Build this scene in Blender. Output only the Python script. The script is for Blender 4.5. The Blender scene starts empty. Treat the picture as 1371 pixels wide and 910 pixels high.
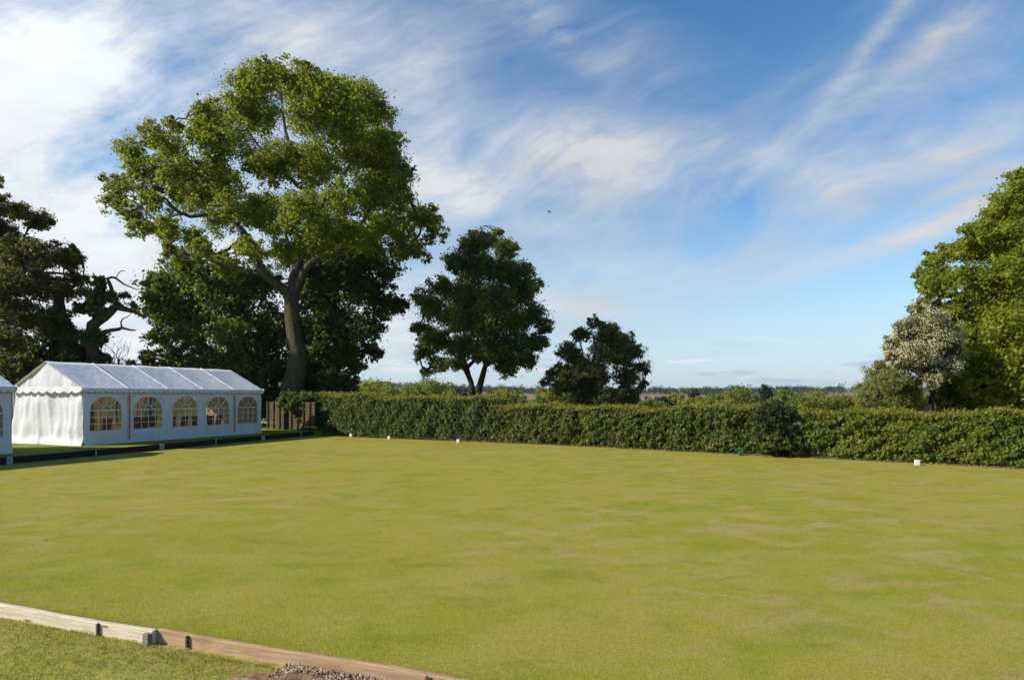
import bpy, math, random
import numpy as np
from mathutils import Vector, Matrix

random.seed(7)
RNG = np.random.default_rng(11)
SC = bpy.context.scene
COL = SC.collection
FPX, CX, HY, EYE = 850.0, 685.5, 530.0, 1.9      # focal length (px), centre column, horizon row, eye height

def at(px, py, D):
    return np.array([(px - CX) / FPX * D, D, EYE - (py - HY) / FPX * D])
def on(px, py, z=0.0):
    D = FPX * (EYE - z) / (py - HY)
    return np.array([(px - CX) / FPX * D, D, z])

# ------------------------------------------------------------------ terrain
TY = [0, 44, 60, 95, 180, 300, 500, 900, 1400, 2500, 4000, 7000]
TZ = [-.075, -.1, -.5, -2.6, -6, -6, -3, 2.2, 7.5, 16, 27, 24]
def terrain_z(x, y):
    x = np.asarray(x, float); y = np.asarray(y, float)
    z = np.interp(np.abs(y) + 0.25 * np.abs(x) * (np.abs(y) > 60), TY, TZ)
    far = np.clip((y - 700) / 1800, 0, 1)
    left = np.clip((-x / np.maximum(y, 1) + 0.02) / 0.25, 0, 1)
    z = z + far * left * 26
    z = z + far * 5 * np.sin(x / 410 + 1) * np.sin(y / 530) + np.clip((y - 120) / 400, 0, 1) * 1.0 * np.sin(x / 90 + y / 140)
    return z

# ------------------------------------------------------------------ objects helpers
def tag(o, label=None, cat=None, group=None, kind=None):
    if label: o['label'] = label
    if cat: o['category'] = cat
    if group: o['group'] = group
    if kind: o['kind'] = kind
    return o
def empty(name, loc, label, cat, group=None, rz=0.0):
    o = bpy.data.objects.new(name, None); COL.objects.link(o)
    o.location = [float(v) for v in loc]; o.rotation_euler = (0, 0, rz)
    o.empty_display_size = .2
    return tag(o, label, cat, group)
def link(name, me, mat, parent=None, loc=None):
    o = bpy.data.objects.new(name, me); COL.objects.link(o)
    if mat is not None and not me.materials: me.materials.append(mat)
    if parent is not None: o.parent = parent
    if loc is not None: o.location = [float(v) for v in loc]
    return o
def mesh_np(name, V, F, smooth=False):
    """V (n,3); F (m,k) all the same k"""
    V = np.ascontiguousarray(V, np.float32); F = np.ascontiguousarray(F, np.int32)
    me = bpy.data.meshes.new(name)
    m, k = F.shape
    me.vertices.add(len(V)); me.vertices.foreach_set('co', V.ravel())
    me.loops.add(m * k); me.loops.foreach_set('vertex_index', F.ravel())
    me.polygons.add(m)
    me.polygons.foreach_set('loop_start', np.arange(0, m * k, k, dtype=np.int32))
    me.polygons.foreach_set('loop_total', np.full(m, k, np.int32))
    if smooth: me.polygons.foreach_set('use_smooth', np.ones(m, bool))
    me.update(calc_edges=True); me.validate()
    return me
def mesh_py(name, V, F, smooth=False):
    me = bpy.data.meshes.new(name)
    me.from_pydata([tuple(map(float, v)) for v in V], [], [tuple(int(i) for i in f) for f in F])
    if smooth:
        for p in me.polygons: p.use_smooth = True
    me.update(); return me
class MB:
    def __init__(s): s.V = []; s.F = []
    def add(s, V, F):
        b = len(s.V); s.V += [tuple(v) for v in V]; s.F += [tuple(i + b for i in f) for f in F]
    def box(s, c, size, R=None, taper=1.0):
        hx, hy, hz = [v / 2 for v in size]; vs = []
        for z in (-1, 1):
            t = taper if z > 0 else 1
            for x, y in ((-1, -1), (1, -1), (1, 1), (-1, 1)):
                v = Vector((x * hx * t, y * hy * t, z * hz))
                if R is not None: v = R @ v
                vs.append((v.x + c[0], v.y + c[1], v.z + c[2]))
        s.add(vs, [(3, 2, 1, 0), (4, 5, 6, 7), (0, 1, 5, 4), (1, 2, 6, 5), (2, 3, 7, 6), (3, 0, 4, 7)])
    def tube(s, pts, rad, n=6):
        V, F = tube_np([(np.array(pts, float), np.array(rad, float) if hasattr(rad, '__len__') else np.full(len(pts), rad))], n)
        s.add(V, F)
    def obj(s, name, mat, parent=None, loc=None, smooth=False, bevel=0):
        o = link(name, mesh_py(name, s.V, s.F, smooth), mat, parent, loc)
        if bevel:
            m = o.modifiers.new('Bevel', 'BEVEL'); m.width = bevel; m.segments = 2; m.limit_method = 'ANGLE'
        return o
def tube_np(chains, nbig=8, nsmall=4, rsplit=.06):
    Vs, Fs, b = [], [], 0
    for P, R in chains:
        n = nbig if R.max() > rsplit else nsmall
        T = np.gradient(P, axis=0); T /= np.linalg.norm(T, axis=1, keepdims=True) + 1e-9
        ref = np.array([.31, .87, .2]) if abs(T[0, 2]) > .6 else np.array([0, 0, 1.])
        A = np.cross(T, ref); A /= np.linalg.norm(A, axis=1, keepdims=True) + 1e-9
        B = np.cross(T, A)
        a = np.linspace(0, 2 * math.pi, n, endpoint=False)
        ring = P[:, None] + R[:, None, None] * (np.cos(a)[None, :, None] * A[:, None] + np.sin(a)[None, :, None] * B[:, None])
        if R.max() > .12:
            q = ring.reshape(-1, 3); lump = 1 + np.clip(R / .3, 0, 1)[:, None, None] * (.13 * smooth_noise(q * [1, 1, .45], .9, 5, 3) + .05 * smooth_noise(q * [1, 1, .3], 3.2, 6, 2)).reshape(ring.shape[:2])[:, :, None]
            ring = P[:, None] + (ring - P[:, None]) * lump
        m = len(P); Vs.append(ring.reshape(-1, 3))
        i = np.arange(m - 1)[:, None] * n; j = np.arange(n)[None]; j2 = (j + 1) % n
        Fs.append(np.stack([i + j, i + j2, i + n + j2, i + n + j], -1).reshape(-1, 4) + b); b += m * n
    return np.concatenate(Vs), np.concatenate(Fs)
def unit(v): return v / (np.linalg.norm(v, axis=-1, keepdims=True) + 1e-9)
def smooth_noise(P, scale, seed, octaves=2):
    """cheap pseudo noise from sums of sines, about -1..1"""
    r = np.random.default_rng(seed); out = np.zeros(len(P)); amp = 1; tot = 0
    for o in range(octaves):
        for k in range(4):
            d = unit(r.normal(size=P.shape[1])) * scale * (2 ** o) * r.uniform(.7, 1.4)
            out += amp * np.sin(P @ d * 2 * math.pi + r.uniform(0, 6.28)) * .5
        tot += amp; amp *= .5
    return out / tot
# ------------------------------------------------------------------ node helpers
class NT:
    def __init__(s, nt): s.nt = nt; s.n = nt.nodes; s.l = nt.links
    def new(s, t, **k):
        n = s.n.new(t)
        for a, b in k.items(): setattr(n, a, b)
        return n
    def put(s, sock, v):
        if isinstance(v, bpy.types.NodeSocket): s.l.new(v, sock)
        elif v is not None: sock.default_value = v
    def math(s, op, a, b=None, c=None, clamp=False):
        n = s.new('ShaderNodeMath', operation=op, use_clamp=clamp)
        s.put(n.inputs[0], a)
        if b is not None: s.put(n.inputs[1], b)
        if c is not None: s.put(n.inputs[2], c)
        return n.outputs[0]
    def noise(s, vec, scale, detail=4, rough=.55, dist=0, dims='3D'):
        n = s.new('ShaderNodeTexNoise', noise_dimensions=dims)
        s.put(n.inputs['Vector'], vec); n.inputs['Scale'].default_value = scale
        n.inputs['Detail'].default_value = detail; n.inputs['Roughness'].default_value = rough
        n.inputs['Distortion'].default_value = dist
        return n.outputs['Fac']
    def ramp(s, f, lo, hi, a=0., b=1., smooth=True):
        n = s.new('ShaderNodeMapRange'); n.interpolation_type = 'SMOOTHSTEP' if smooth else 'LINEAR'
        s.put(n.inputs[0], f)
        for i, v in zip((1, 2, 3, 4), (lo, hi, a, b)): s.put(n.inputs[i], v)
        return n.outputs[0]
    def mix(s, f, a, b, blend='MIX'):
        n = s.new('ShaderNodeMix', data_type='RGBA', blend_type=blend)
        s.put(n.inputs[0], f)
        s.put(n.inputs[6], tuple(a) + (1,) if isinstance(a, (tuple, list)) else a)
        s.put(n.inputs[7], tuple(b) + (1,) if isinstance(b, (tuple, list)) else b)
        return n.outputs[2]
    def mapping(s, vec, scale=(1, 1, 1), rot=(0, 0, 0), loc=(0, 0, 0)):
        n = s.new('ShaderNodeMapping'); s.put(n.inputs['Vector'], vec)
        n.inputs['Scale'].default_value = scale; n.inputs['Rotation'].default_value = rot; n.inputs['Location'].default_value = loc
        return n.outputs[0]
    def bump(s, h, strength, dist):
        n = s.new('ShaderNodeBump'); s.put(n.inputs['Height'], h)
        n.inputs['Strength'].default_value = strength; n.inputs['Distance'].default_value = dist
        return n.outputs[0]
def newmat(name):
    m = bpy.data.materials.new(name); m.use_nodes = True
    t = NT(m.node_tree); b = t.n['Principled BSDF']; out = t.n['Material Output']
    return m, t, b, out
def c4(c): return (c[0], c[1], c[2], 1)
def simple(name, c, rough=.6, c2=None, scale=8, bump=0, spec=.3, metal=0, stretch=(1, 1, 1)):
    m, t, b, out = newmat(name)
    b.inputs['Roughness'].default_value = rough; b.inputs['Specular IOR Level'].default_value = spec
    b.inputs['Metallic'].default_value = metal
    co = t.new('ShaderNodeTexCoord').outputs['Object']
    v = t.mapping(co, stretch)
    f = t.noise(v, scale, 5, .6)
    c2 = c2 or tuple(x * .7 for x in c)
    t.put(b.inputs['Base Color'], t.mix(t.ramp(f, .35, .65), c, c2))
    if bump: t.put(b.inputs['Normal'], t.bump(f, .6, bump))
    return m
def leafmat(name, a, b_, c=None, trans=(.12, .16, .02), tf=.38, clump=.5, rough=.55, spec=.3):
    m, t, b, out = newmat(name)
    geo = t.new('ShaderNodeNewGeometry'); rnd = geo.outputs['Random Per Island']
    co = t.new('ShaderNodeTexCoord').outputs['Object']
    base = t.mix(t.ramp(rnd, 0, 1, smooth=False), a, b_)
    if c is not None:
        base = t.mix(t.math('MULTIPLY', t.ramp(t.noise(co, clump, 2), .45, .65), .75), base, c)
    t.put(b.inputs['Base Color'], base); b.inputs['Roughness'].default_value = rough
    b.inputs['Specular IOR Level'].default_value = spec
    tr = t.new('ShaderNodeBsdfTranslucent')
    t.put(tr.inputs[0], t.mix(t.ramp(rnd, 0, 1, smooth=False), trans, tuple(x * .7 for x in trans)))
    mx = t.new('ShaderNodeMixShader'); mx.inputs[0].default_value = tf
    t.l.new(b.outputs[0], mx.inputs[1]); t.l.new(tr.outputs[0], mx.inputs[2]); t.l.new(mx.outputs[0], out.inputs[0])
    return m
def barkmat(name, a, b_):
    m, t, b, out = newmat(name)
    co = t.new('ShaderNodeTexCoord').outputs['Object']
    f = t.noise(t.mapping(co, (4, 4, .8)), 1.6, 8, .75, .6)
    g = t.noise(co, .9, 3)
    base = t.mix(t.ramp(f, .35, .65), a, b_)
    base = t.mix(t.math('MULTIPLY', t.ramp(g, .5, .7), .5), base, (.09, .11, .05))
    t.put(b.inputs['Base Color'], base); b.inputs['Roughness'].default_value = .9
    b.inputs['Specular IOR Level'].default_value = .15
    t.put(b.inputs['Normal'], t.bump(f, 1.0, .16))
    return m

M = {}
M['oak_leaf'] = leafmat('oak leaves', (.118, .160, .020), (.066, .104, .016), (.165, .185, .022), (.36, .40, .028), .46, .35)
M['dark_leaf'] = leafmat('ivy and dark leaves', (.060, .092, .025), (.036, .060, .018), (.09, .12, .03), (.19, .25, .035), .38, .4)
M['lime_leaf'] = leafmat('understorey leaves', (.095, .14, .035), (.055, .09, .025), (.125, .16, .04), (.26, .33, .05), .42, .4)
M['maple_leaf'] = leafmat('maple leaves', (.072, .105, .028), (.044, .072, .022), (.115, .14, .035), (.25, .31, .035), .42, .3)
M['bronze_leaf'] = leafmat('olive leaves', (.095, .10, .032), (.055, .064, .023), (.15, .135, .045), (.26, .25, .045), .38, .35)
M['small_leaf'] = leafmat('small tree leaves', (.105, .125, .038), (.058, .078, .027), (.17, .16, .055), (.28, .30, .055), .42, .5)
M['ash_leaf'] = leafmat('bright leaves', (.175, .215, .020), (.105, .150, .016), (.235, .245, .022), (.46, .50, .032), .47, .35)
M['thorn_leaf'] = leafmat('hawthorn leaves', (.15, .16, .045), (.095, .11, .03), None, (.3, .3, .06), .4)
M['blossom'] = leafmat('hawthorn blossom', (.74, .68, .46), (.55, .50, .28), None, (.6, .56, .32), .36)
M['yew_leaf'] = leafmat('yew leaves', (.046, .066, .018), (.028, .044, .013), (.09, .10, .022), (.11, .15, .02), .28, .9)
M['willow_leaf'] = leafmat('willow leaves', (.25, .26, .065), (.16, .18, .045), (.28, .25, .07), (.36, .36, .06), .42, .5)
M['hedge_blue'] = leafmat('hedge leaves dark', (.105, .140, .044), (.044, .070, .023), (.150, .165, .044), (.22, .27, .038), .36, 1.6, .55, .28)
M['hedge_fresh'] = leafmat('hedge leaves fresh', (.130, .170, .022), (.066, .102, .016), (.18, .19, .026), (.29, .34, .034), .38, .8, .55, .28)
M['hedge_mid'] = leafmat('hedge leaves mid', (.125, .160, .035), (.052, .080, .021), (.185, .175, .042), (.27, .30, .036), .38, 1.6, .55, .28)
M['hedge_tip'] = leafmat('hedge young tips', (.22, .215, .026), (.13, .15, .020), (.24, .20, .035), (.42, .40, .04), .44, .5)
M['hill_leaf'] = leafmat('far trees', (.040, .058, .018), (.026, .042, .014), (.07, .08, .02), (.06, .08, .015), .2, .012)
M['scrub_a'] = leafmat('scrub leaves a', (.22, .235, .04), (.14, .165, .032), (.29, .26, .05), (.42, .42, .055), .42, .4)
M['scrub_b'] = leafmat('scrub leaves b', (.145, .20, .034), (.09, .13, .027), (.19, .225, .04), (.32, .39, .05), .42, .4)
M['scrub_c'] = leafmat('scrub leaves c', (.035, .050, .018), (.022, .035, .014), None, (.08, .10, .02), .25, .4)
M['oak_bark'] = barkmat('oak bark', (.115, .098, .062), (.055, .046, .030))
M['dark_bark'] = barkmat('dark bark', (.065, .052, .04), (.03, .025, .02))
M['dead_bark'] = barkmat('dead wood', (.12, .085, .06), (.06, .043, .032))
M['pale_bark'] = barkmat('pale bark', (.30, .27, .21), (.13, .11, .08))
M['litter'] = leafmat('dry leaf litter', (.26, .19, .10), (.12, .08, .045), None, (.2, .14, .06), .15)
M['twig'] = simple('hedge twigs', (.055, .040, .026), .9, (.018, .016, .010), 6)
M['core'] = simple('hedge dark core', (.020, .019, .010), .95, (.010, .010, .006), 5)  # near-black colour carries the shade inside the hedge

# fabrics
def fabric(name, c, tf, tc, c2=None):
    m, t, b, out = newmat(name)
    co = t.new('ShaderNodeTexCoord').outputs['Object']
    f = t.noise(co, 1.6, 4, .6)
    g = t.noise(t.mapping(co, (6, 6, 1)), 1.3, 4, .6)
    base = t.mix(t.math('MULTIPLY', t.ramp(f, .4, .75), .35), c, c2 or tuple(x * .82 for x in c))
    base = t.mix(t.math('MULTIPLY', t.ramp(g, .55, .75), .18), base, (.45, .43, .38))
    t.put(b.inputs['Base Color'], base); b.inputs['Roughness'].default_value = .45
    b.inputs['Specular IOR Level'].default_value = .35
    t.put(b.inputs['Normal'], t.bump(t.noise(co, 5, 3, .5), .35, .05))
    tr = t.new('ShaderNodeBsdfTranslucent'); tr.inputs[0].default_value = c4(tc)
    mx = t.new('ShaderNodeMixShader'); mx.inputs[0].default_value = tf
    t.l.new(b.outputs[0], mx.inputs[1]); t.l.new(tr.outputs[0], mx.inputs[2]); t.l.new(mx.outputs[0], out.inputs[0])
    return m
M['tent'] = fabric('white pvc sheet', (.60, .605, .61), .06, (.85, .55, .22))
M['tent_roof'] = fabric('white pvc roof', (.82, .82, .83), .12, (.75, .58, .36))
M['tent_shade_trim'] = simple('grey green trim', (.30, .34, .32), .6, (.20, .24, .22), 10)  # added scallop edging; its grey green is the valance's shade put into colour
M['red_strap'] = simple('red webbing', (.50, .13, .11), .7, (.40, .10, .09), 20)
M['pink_strap'] = simple('faded red webbing', (.62, .42, .41), .7, (.55, .40, .40), 20)
M['steel'] = simple('galvanised pole', (.55, .55, .54), .4, (.4, .4, .4), 12, metal=.6)
M['mullion'] = simple('white glazing bars', (.78, .78, .76), .5)
def panemat():
    m, t, b, out = newmat('clear pvc window')
    tr = t.new('ShaderNodeBsdfTransparent'); tr.inputs[0].default_value = (.66, .60, .50, 1)
    gl = t.new('ShaderNodeBsdfGlossy'); gl.inputs[1].default_value = .12; gl.inputs[0].default_value = (.8, .8, .8, 1)
    df = t.new('ShaderNodeBsdfDiffuse'); df.inputs[0].default_value = (.55, .5, .42, 1)
    mx = t.new('ShaderNodeMixShader'); mx.inputs[0].default_value = .07
    mx2 = t.new('ShaderNodeMixShader'); mx2.inputs[0].default_value = .06
    t.l.new(tr.outputs[0], mx.inputs[1]); t.l.new(gl.outputs[0], mx.inputs[2])
    t.l.new(mx.outputs[0], mx2.inputs[1]); t.l.new(df.outputs[0], mx2.inputs[2]); t.l.new(mx2.outputs[0], out.inputs[0])
    return m
M['pane'] = panemat()
M['red_plastic'] = simple('red chair plastic', (.42, .035, .03), .45, (.34, .03, .03))
M['white_paint'] = simple('white marker paint', (.62, .59, .55), .5, (.50, .48, .44), 14)
M['grey_paint'] = simple('grey marker plastic', (.34, .36, .36), .5, (.26, .28, .28), 14)
M['mark'] = simple('dark marking', (.05, .05, .06), .6)
M['green_plastic'] = simple('green plastic', (.035, .11, .075), .45, (.025, .08, .06), 10)
M['black_board'] = simple('black ditch board', (.012, .011, .010), .8, (.022, .018, .014), 9)
M['fence_wood'] = simple('brown fence slats', (.085, .066, .024), .8, (.055, .044, .016), 5, .006, stretch=(1, 1, 6))  # the slats' own brown, broken up by stretched noise
M['fence_post'] = simple('dark fence post', (.06, .042, .028), .85, (.035, .026, .018), 6)
M['bird'] = simple('bird feathers', (.04, .04, .045), .8)
def woodmat(name, a, b_, knot):
    m, t, b, out = newmat(name)
    co = t.new('ShaderNodeTexCoord').outputs['Object']
    v = t.mapping(co, (2.0, 30, 30))
    f = t.noise(v, 1.4, 8, .68, .6)
    g = t.noise(t.mapping(co, (2.2, 5, 5)), 1.5, 4, .6)
    crack = t.noise(t.mapping(co, (1.2, 60, 60)), 1.1, 5, .6)
    base = t.mix(t.ramp(f, .36, .64), a, b_)
    base = t.mix(t.math('MULTIPLY', t.ramp(g, .53, .72), .55), base, knot)
    base = t.mix(t.math('MULTIPLY', t.ramp(crack, .62, .70), .6), base, tuple(x * .3 for x in knot))
    vo = t.new('ShaderNodeTexVoronoi'); t.put(vo.inputs['Vector'], t.mapping(co, (2.3, 9, 9))); vo.inputs['Scale'].default_value = 1.0
    base = t.mix(t.math('MULTIPLY', t.ramp(vo.outputs['Distance'], .10, .16, 1, 0), .8), base, (.10, .05, .025))
    t.put(b.inputs['Base Color'], base); b.inputs['Roughness'].default_value = .85
    b.inputs['Specular IOR Level'].default_value = .15
    t.put(b.inputs['Normal'], t.bump(f, .7, .01))
    return m
M['old_board'] = woodmat('weathered pale board', (.66, .57, .44), (.50, .41, .30), (.38, .29, .19))
M['new_board'] = woodmat('treated brown board', (.42, .29, .17), (.32, .21, .12), (.25, .15, .08))
M['grey_wood'] = woodmat('grey timber', (.24, .19, .14), (.16, .13, .10), (.10, .08, .06))
M['peg_wood'] = simple('dark peg', (.09, .06, .04), .85)
M['chip_wood'] = simple('pale timber offcut', (.50, .42, .30), .8, (.36, .28, .18), 9)

def greenmat():
    m, t, b, out = newmat('bowling green turf')
    co = t.new('ShaderNodeTexCoord').outputs['Object']
    big = t.noise(t.mapping(co, (.16, .22, 1)), 1.0, 5, .6, .3)
    mid = t.noise(t.mapping(co, (.85, 1.15, 1), loc=(3, 7, 0)), 1.0, 6, .66, .5)
    streak = t.noise(t.mapping(co, (.16, 3.6, 1), (0, 0, -.06), (9, 1, 0)), 1.0, 4, .6)
    patch = t.noise(t.mapping(co, (1.1, 1.6, 1), loc=(21, 4, 0)), 1.0, 6, .66, .6)
    worn = t.noise(t.mapping(co, (.12, .16, 1), loc=(1.7, 5.2, 0)), 1.0, 3, .5)
    lush = t.noise(t.mapping(co, (.7, .95, 1), loc=(2, 31, 0)), 1.0, 5, .6, .4)
    fine = t.noise(co, 22, 5, .75)
    grain = t.noise(t.mapping(co, (1, .6, 1)), 110, 3, .75)
    base = t.mix(t.ramp(big, .36, .64), (.270, .256, .018), (.350, .288, .044))
    base = t.mix(t.math('MULTIPLY', t.ramp(lush, .48, .68), .60), base, (.200, .238, .011))
    base = t.mix(t.math('MULTIPLY', t.ramp(mid, .44, .62), .62), base, (.375, .305, .070))
    base = t.mix(t.math('MULTIPLY', t.ramp(streak, .45, .62), .20), base, (.325, .260, .045))
    base = t.mix(t.math('MULTIPLY', t.ramp(streak, .47, .33), .16), base, (.150, .190, .008))
    base = t.mix(t.math('MULTIPLY', t.math('MULTIPLY', t.ramp(patch, .48, .66), t.ramp(worn, .34, .52)), .80), base, (.43, .30, .135))
    dk = t.noise(t.mapping(co, (1.4, 1.9, 1), loc=(12, 40, 0)), 1.0, 6, .68, .5)
    base = t.mix(t.math('MULTIPLY', t.ramp(dk, .48, .70), .50), base, (.150, .165, .010))
    tuf = t.noise(t.mapping(co, (1, 1.3, 1), loc=(5, 5, 0)), 7, 5, .72, .3); mid2 = t.noise(co, 48, 3, .7)
    base = t.mix(t.math('MULTIPLY', t.ramp(tuf, .52, .70), .26), base, (.16, .165, .012))
    base = t.mix(t.math('MULTIPLY', t.ramp(tuf, .48, .34), .26), base, (.37, .33, .06))
    base = t.mix(t.math('MULTIPLY', t.ramp(mid2, .48, .66), .38), base, (.10, .115, .008))
    base = t.mix(t.math('MULTIPLY', t.ramp(fine, .40, .68), .30), base, (.11, .13, .010))
    base = t.mix(t.math('MULTIPLY', t.ramp(grain, .46, .66), .45), base, (.08, .10, .008))
    base = t.mix(t.math('MULTIPLY', t.ramp(grain, .52, .32), .30), base, (.44, .40, .12))
    t.put(b.inputs['Base Color'], base); b.inputs['Roughness'].default_value = .95
    b.inputs['Specular IOR Level'].default_value = .06
    h = t.math('ADD', t.math('MULTIPLY', grain, .5), fine)
    t.put(b.inputs['Normal'], t.bump(h, .55, .02))
    return m
M['green'] = greenmat()
def groundmat():
    m, t, b, out = newmat('rough ground')
    co = t.new('ShaderNodeTexCoord').outputs['Object']
    a = t.noise(co, .35, 5, .6, .3); f = t.noise(co, 9, 5, .7); g = t.noise(co, 90, 3, .7)
    base = t.mix(t.ramp(a, .35, .65), (.30, .275, .05), (.39, .33, .12))
    base = t.mix(t.math('MULTIPLY', t.ramp(f, .4, .65), .5), base, (.13, .15, .02))
    base = t.mix(t.math('MULTIPLY', t.ramp(g, .45, .65), .4), base, (.10, .10, .02))
    # far land: fields and meadows in broad patches
    vo = t.new('ShaderNodeTexVoronoi'); t.put(vo.inputs['Vector'], t.mapping(co, (.0035, .0022, 0))); vo.inputs['Scale'].default_value = 1
    sep = t.new('ShaderNodeSeparateColor'); t.l.new(vo.outputs['Color'], sep.inputs[0])
    fld = t.mix(t.ramp(sep.outputs[0], .35, .6), (.10, .12, .03), (.19, .155, .07))
    fld = t.mix(t.ramp(sep.outputs[1], .55, .8), fld, (.08, .11, .022))
    mott = t.noise(co, .02, 6, .6)
    fld = t.mix(t.math('MULTIPLY', t.ramp(mott, .45, .65), .5), fld, (.07, .085, .022))
    sx = t.new('ShaderNodeSeparateXYZ'); t.l.new(co, sx.inputs[0])
    base = t.mix(t.ramp(sx.outputs[1], 60, 140), base, fld)
    t.put(b.inputs['Base Color'], base); b.inputs['Roughness'].default_value = .95
    b.inputs['Specular IOR Level'].default_value = .08
    t.put(b.inputs['Normal'], t.bump(f, .6, .05))
    return m
M['ground'] = groundmat()
M['bank'] = simple('bank grass', (.15, .19, .012), .95, (.22, .215, .022), 3, .02, .06)
M['field'] = simple('ploughed field', (.26, .175, .125), .95, (.20, .14, .09), .03, 0, .05)
M['pasture'] = simple('pasture', (.15, .165, .045), .95, (.20, .18, .06), .02, 0, .05)
M['soil'] = simple('red brown soil', (.27, .17, .105), .95, (.17, .10, .062), 14, .03, .05)
def pebblemat():
    m, t, b, out = newmat('pebbles')
    rnd = t.new('ShaderNodeNewGeometry').outputs['Random Per Island']
    n = t.new('ShaderNodeValToRGB'); t.l.new(rnd, n.inputs[0]); cr = n.color_ramp
    cr.elements[0].color = (.13, .09, .06, 1); cr.elements[1].color = (.46, .36, .24, 1)
    e = cr.elements.new(.4); e.color = (.24, .155, .09, 1); e = cr.elements.new(.75); e.color = (.33, .24, .15, 1)
    t.l.new(n.outputs[0], b.inputs['Base Color']); b.inputs['Roughness'].default_value = .8
    return m
M['pebble'] = pebblemat()
M['blade'] = leafmat('rough grass blades', (.38, .33, .07), (.26, .26, .035), (.56, .44, .20), (.54, .48, .11), .45, 1.6, .7, .1)
M['turf_blade'] = leafmat('mown turf blades', (.27, .27, .03), (.18, .21, .016), (.36, .30, .08), (.40, .40, .05), .45, .9, .8, .05)

# ------------------------------------------------------------------ ground sheets
def grid_sheet(name, xs, ys, zf, mat, kind='structure'):
    X, Y = np.meshgrid(xs, ys); Z = zf(X, Y)
    V = np.stack([X, Y, Z], -1).reshape(-1, 3); nx, ny = len(xs), len(ys)
    i = np.arange(ny - 1)[:, None] * nx + np.arange(nx - 1)[None]
    F = np.stack([i, i + 1, i + nx + 1, i + nx], -1).reshape(-1, 4)
    o = link(name, mesh_np(name, V, F, True), mat); o['kind'] = kind
    return o
def sgn_pow(n, m, p=3.2):
    u = np.linspace(-1, 1, n); return np.sign(u) * np.abs(u) ** p * m
ys = np.unique(np.concatenate([np.linspace(-60, 40, 20), np.linspace(40, 200, 60), np.linspace(200, 1000, 60), np.linspace(1000, 7000, 70)]))
grid_sheet('ground', sgn_pow(161, 6500), ys, terrain_z, M['ground'])

# bowling green: corner, left edge, far edge, near edge
gc = on(415, 583); gl = on(0, 622); gl = gl + (gl - gc) * .55
h1 = on(990, 609); h2 = on(1371, 628)
fr = h2 + (h2 - h1) * 1.4
b0 = np.array([-4.66, 5.78, 0]); b1 = np.array([-.426, 4.239, 0]); bd = unit(b1 - b0)
nl = b0 - bd * 9; nr = b0 + bd * 15
poly = [nl + [0, .05, 0], gl, gc + [0, .3, 0], on(560, 589) + [0, .35, 0], on(760, 597) + [0, .3, 0], h1 + [0, .3, 0], h2 + [0, .3, 0], fr, nr + [0, .05, 0]]
poly[0][2] = poly[-1][2] = 0
def slab(name, poly, top, bot, mat):
    n = len(poly); V = [(p[0], p[1], top) for p in poly] + [(p[0], p[1], bot) for p in poly]
    F = [tuple(range(n - 1, -1, -1)) if False else tuple(range(n))] + [(i, (i + 1) % n, n + (i + 1) % n, n + i) for i in range(n)]
    o = link(name, mesh_py(name, V, F), mat); o['kind'] = 'structure'; return o
slab('bowling_green', poly, 0.0, -.12, M['green'])

BZ = .17
ldir = unit(gc - gl); lnorm = np.array([-ldir[1], ldir[0], 0])
edge0 = gl - ldir * 2; edge1 = gc + ldir * .3
bank_poly = [edge0 + lnorm * .05, edge1 + lnorm * .05, edge1 + np.array([.5, 3.4, 0]), edge1 + np.array([-4, 9, 0]), np.array([-60, 42, 0]), np.array([-60, 8, 0])]
slab('grass_bank', bank_poly, BZ, -.2, M['bank'])
bb = MB()
L = np.linalg.norm(edge1 - edge0); ang = math.atan2(ldir[1], ldir[0]); RL = Matrix.Rotation(ang, 3, 'Z')
npl = 5
for i in range(npl):
    s0, s1 = L * i / npl, L * (i + 1) / npl - .012
    c = edge0 + ldir * (s0 + s1) / 2 + lnorm * .012
    bb.box((c[0], c[1], .06 + .004 * (i % 2)), (s1 - s0, .05, .27), RL)
o = bb.obj('ditch_board', M['black_board'], bevel=.006)
tag(o, 'long black board holding up the bank at the left edge of the green', 'edging board')

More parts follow.
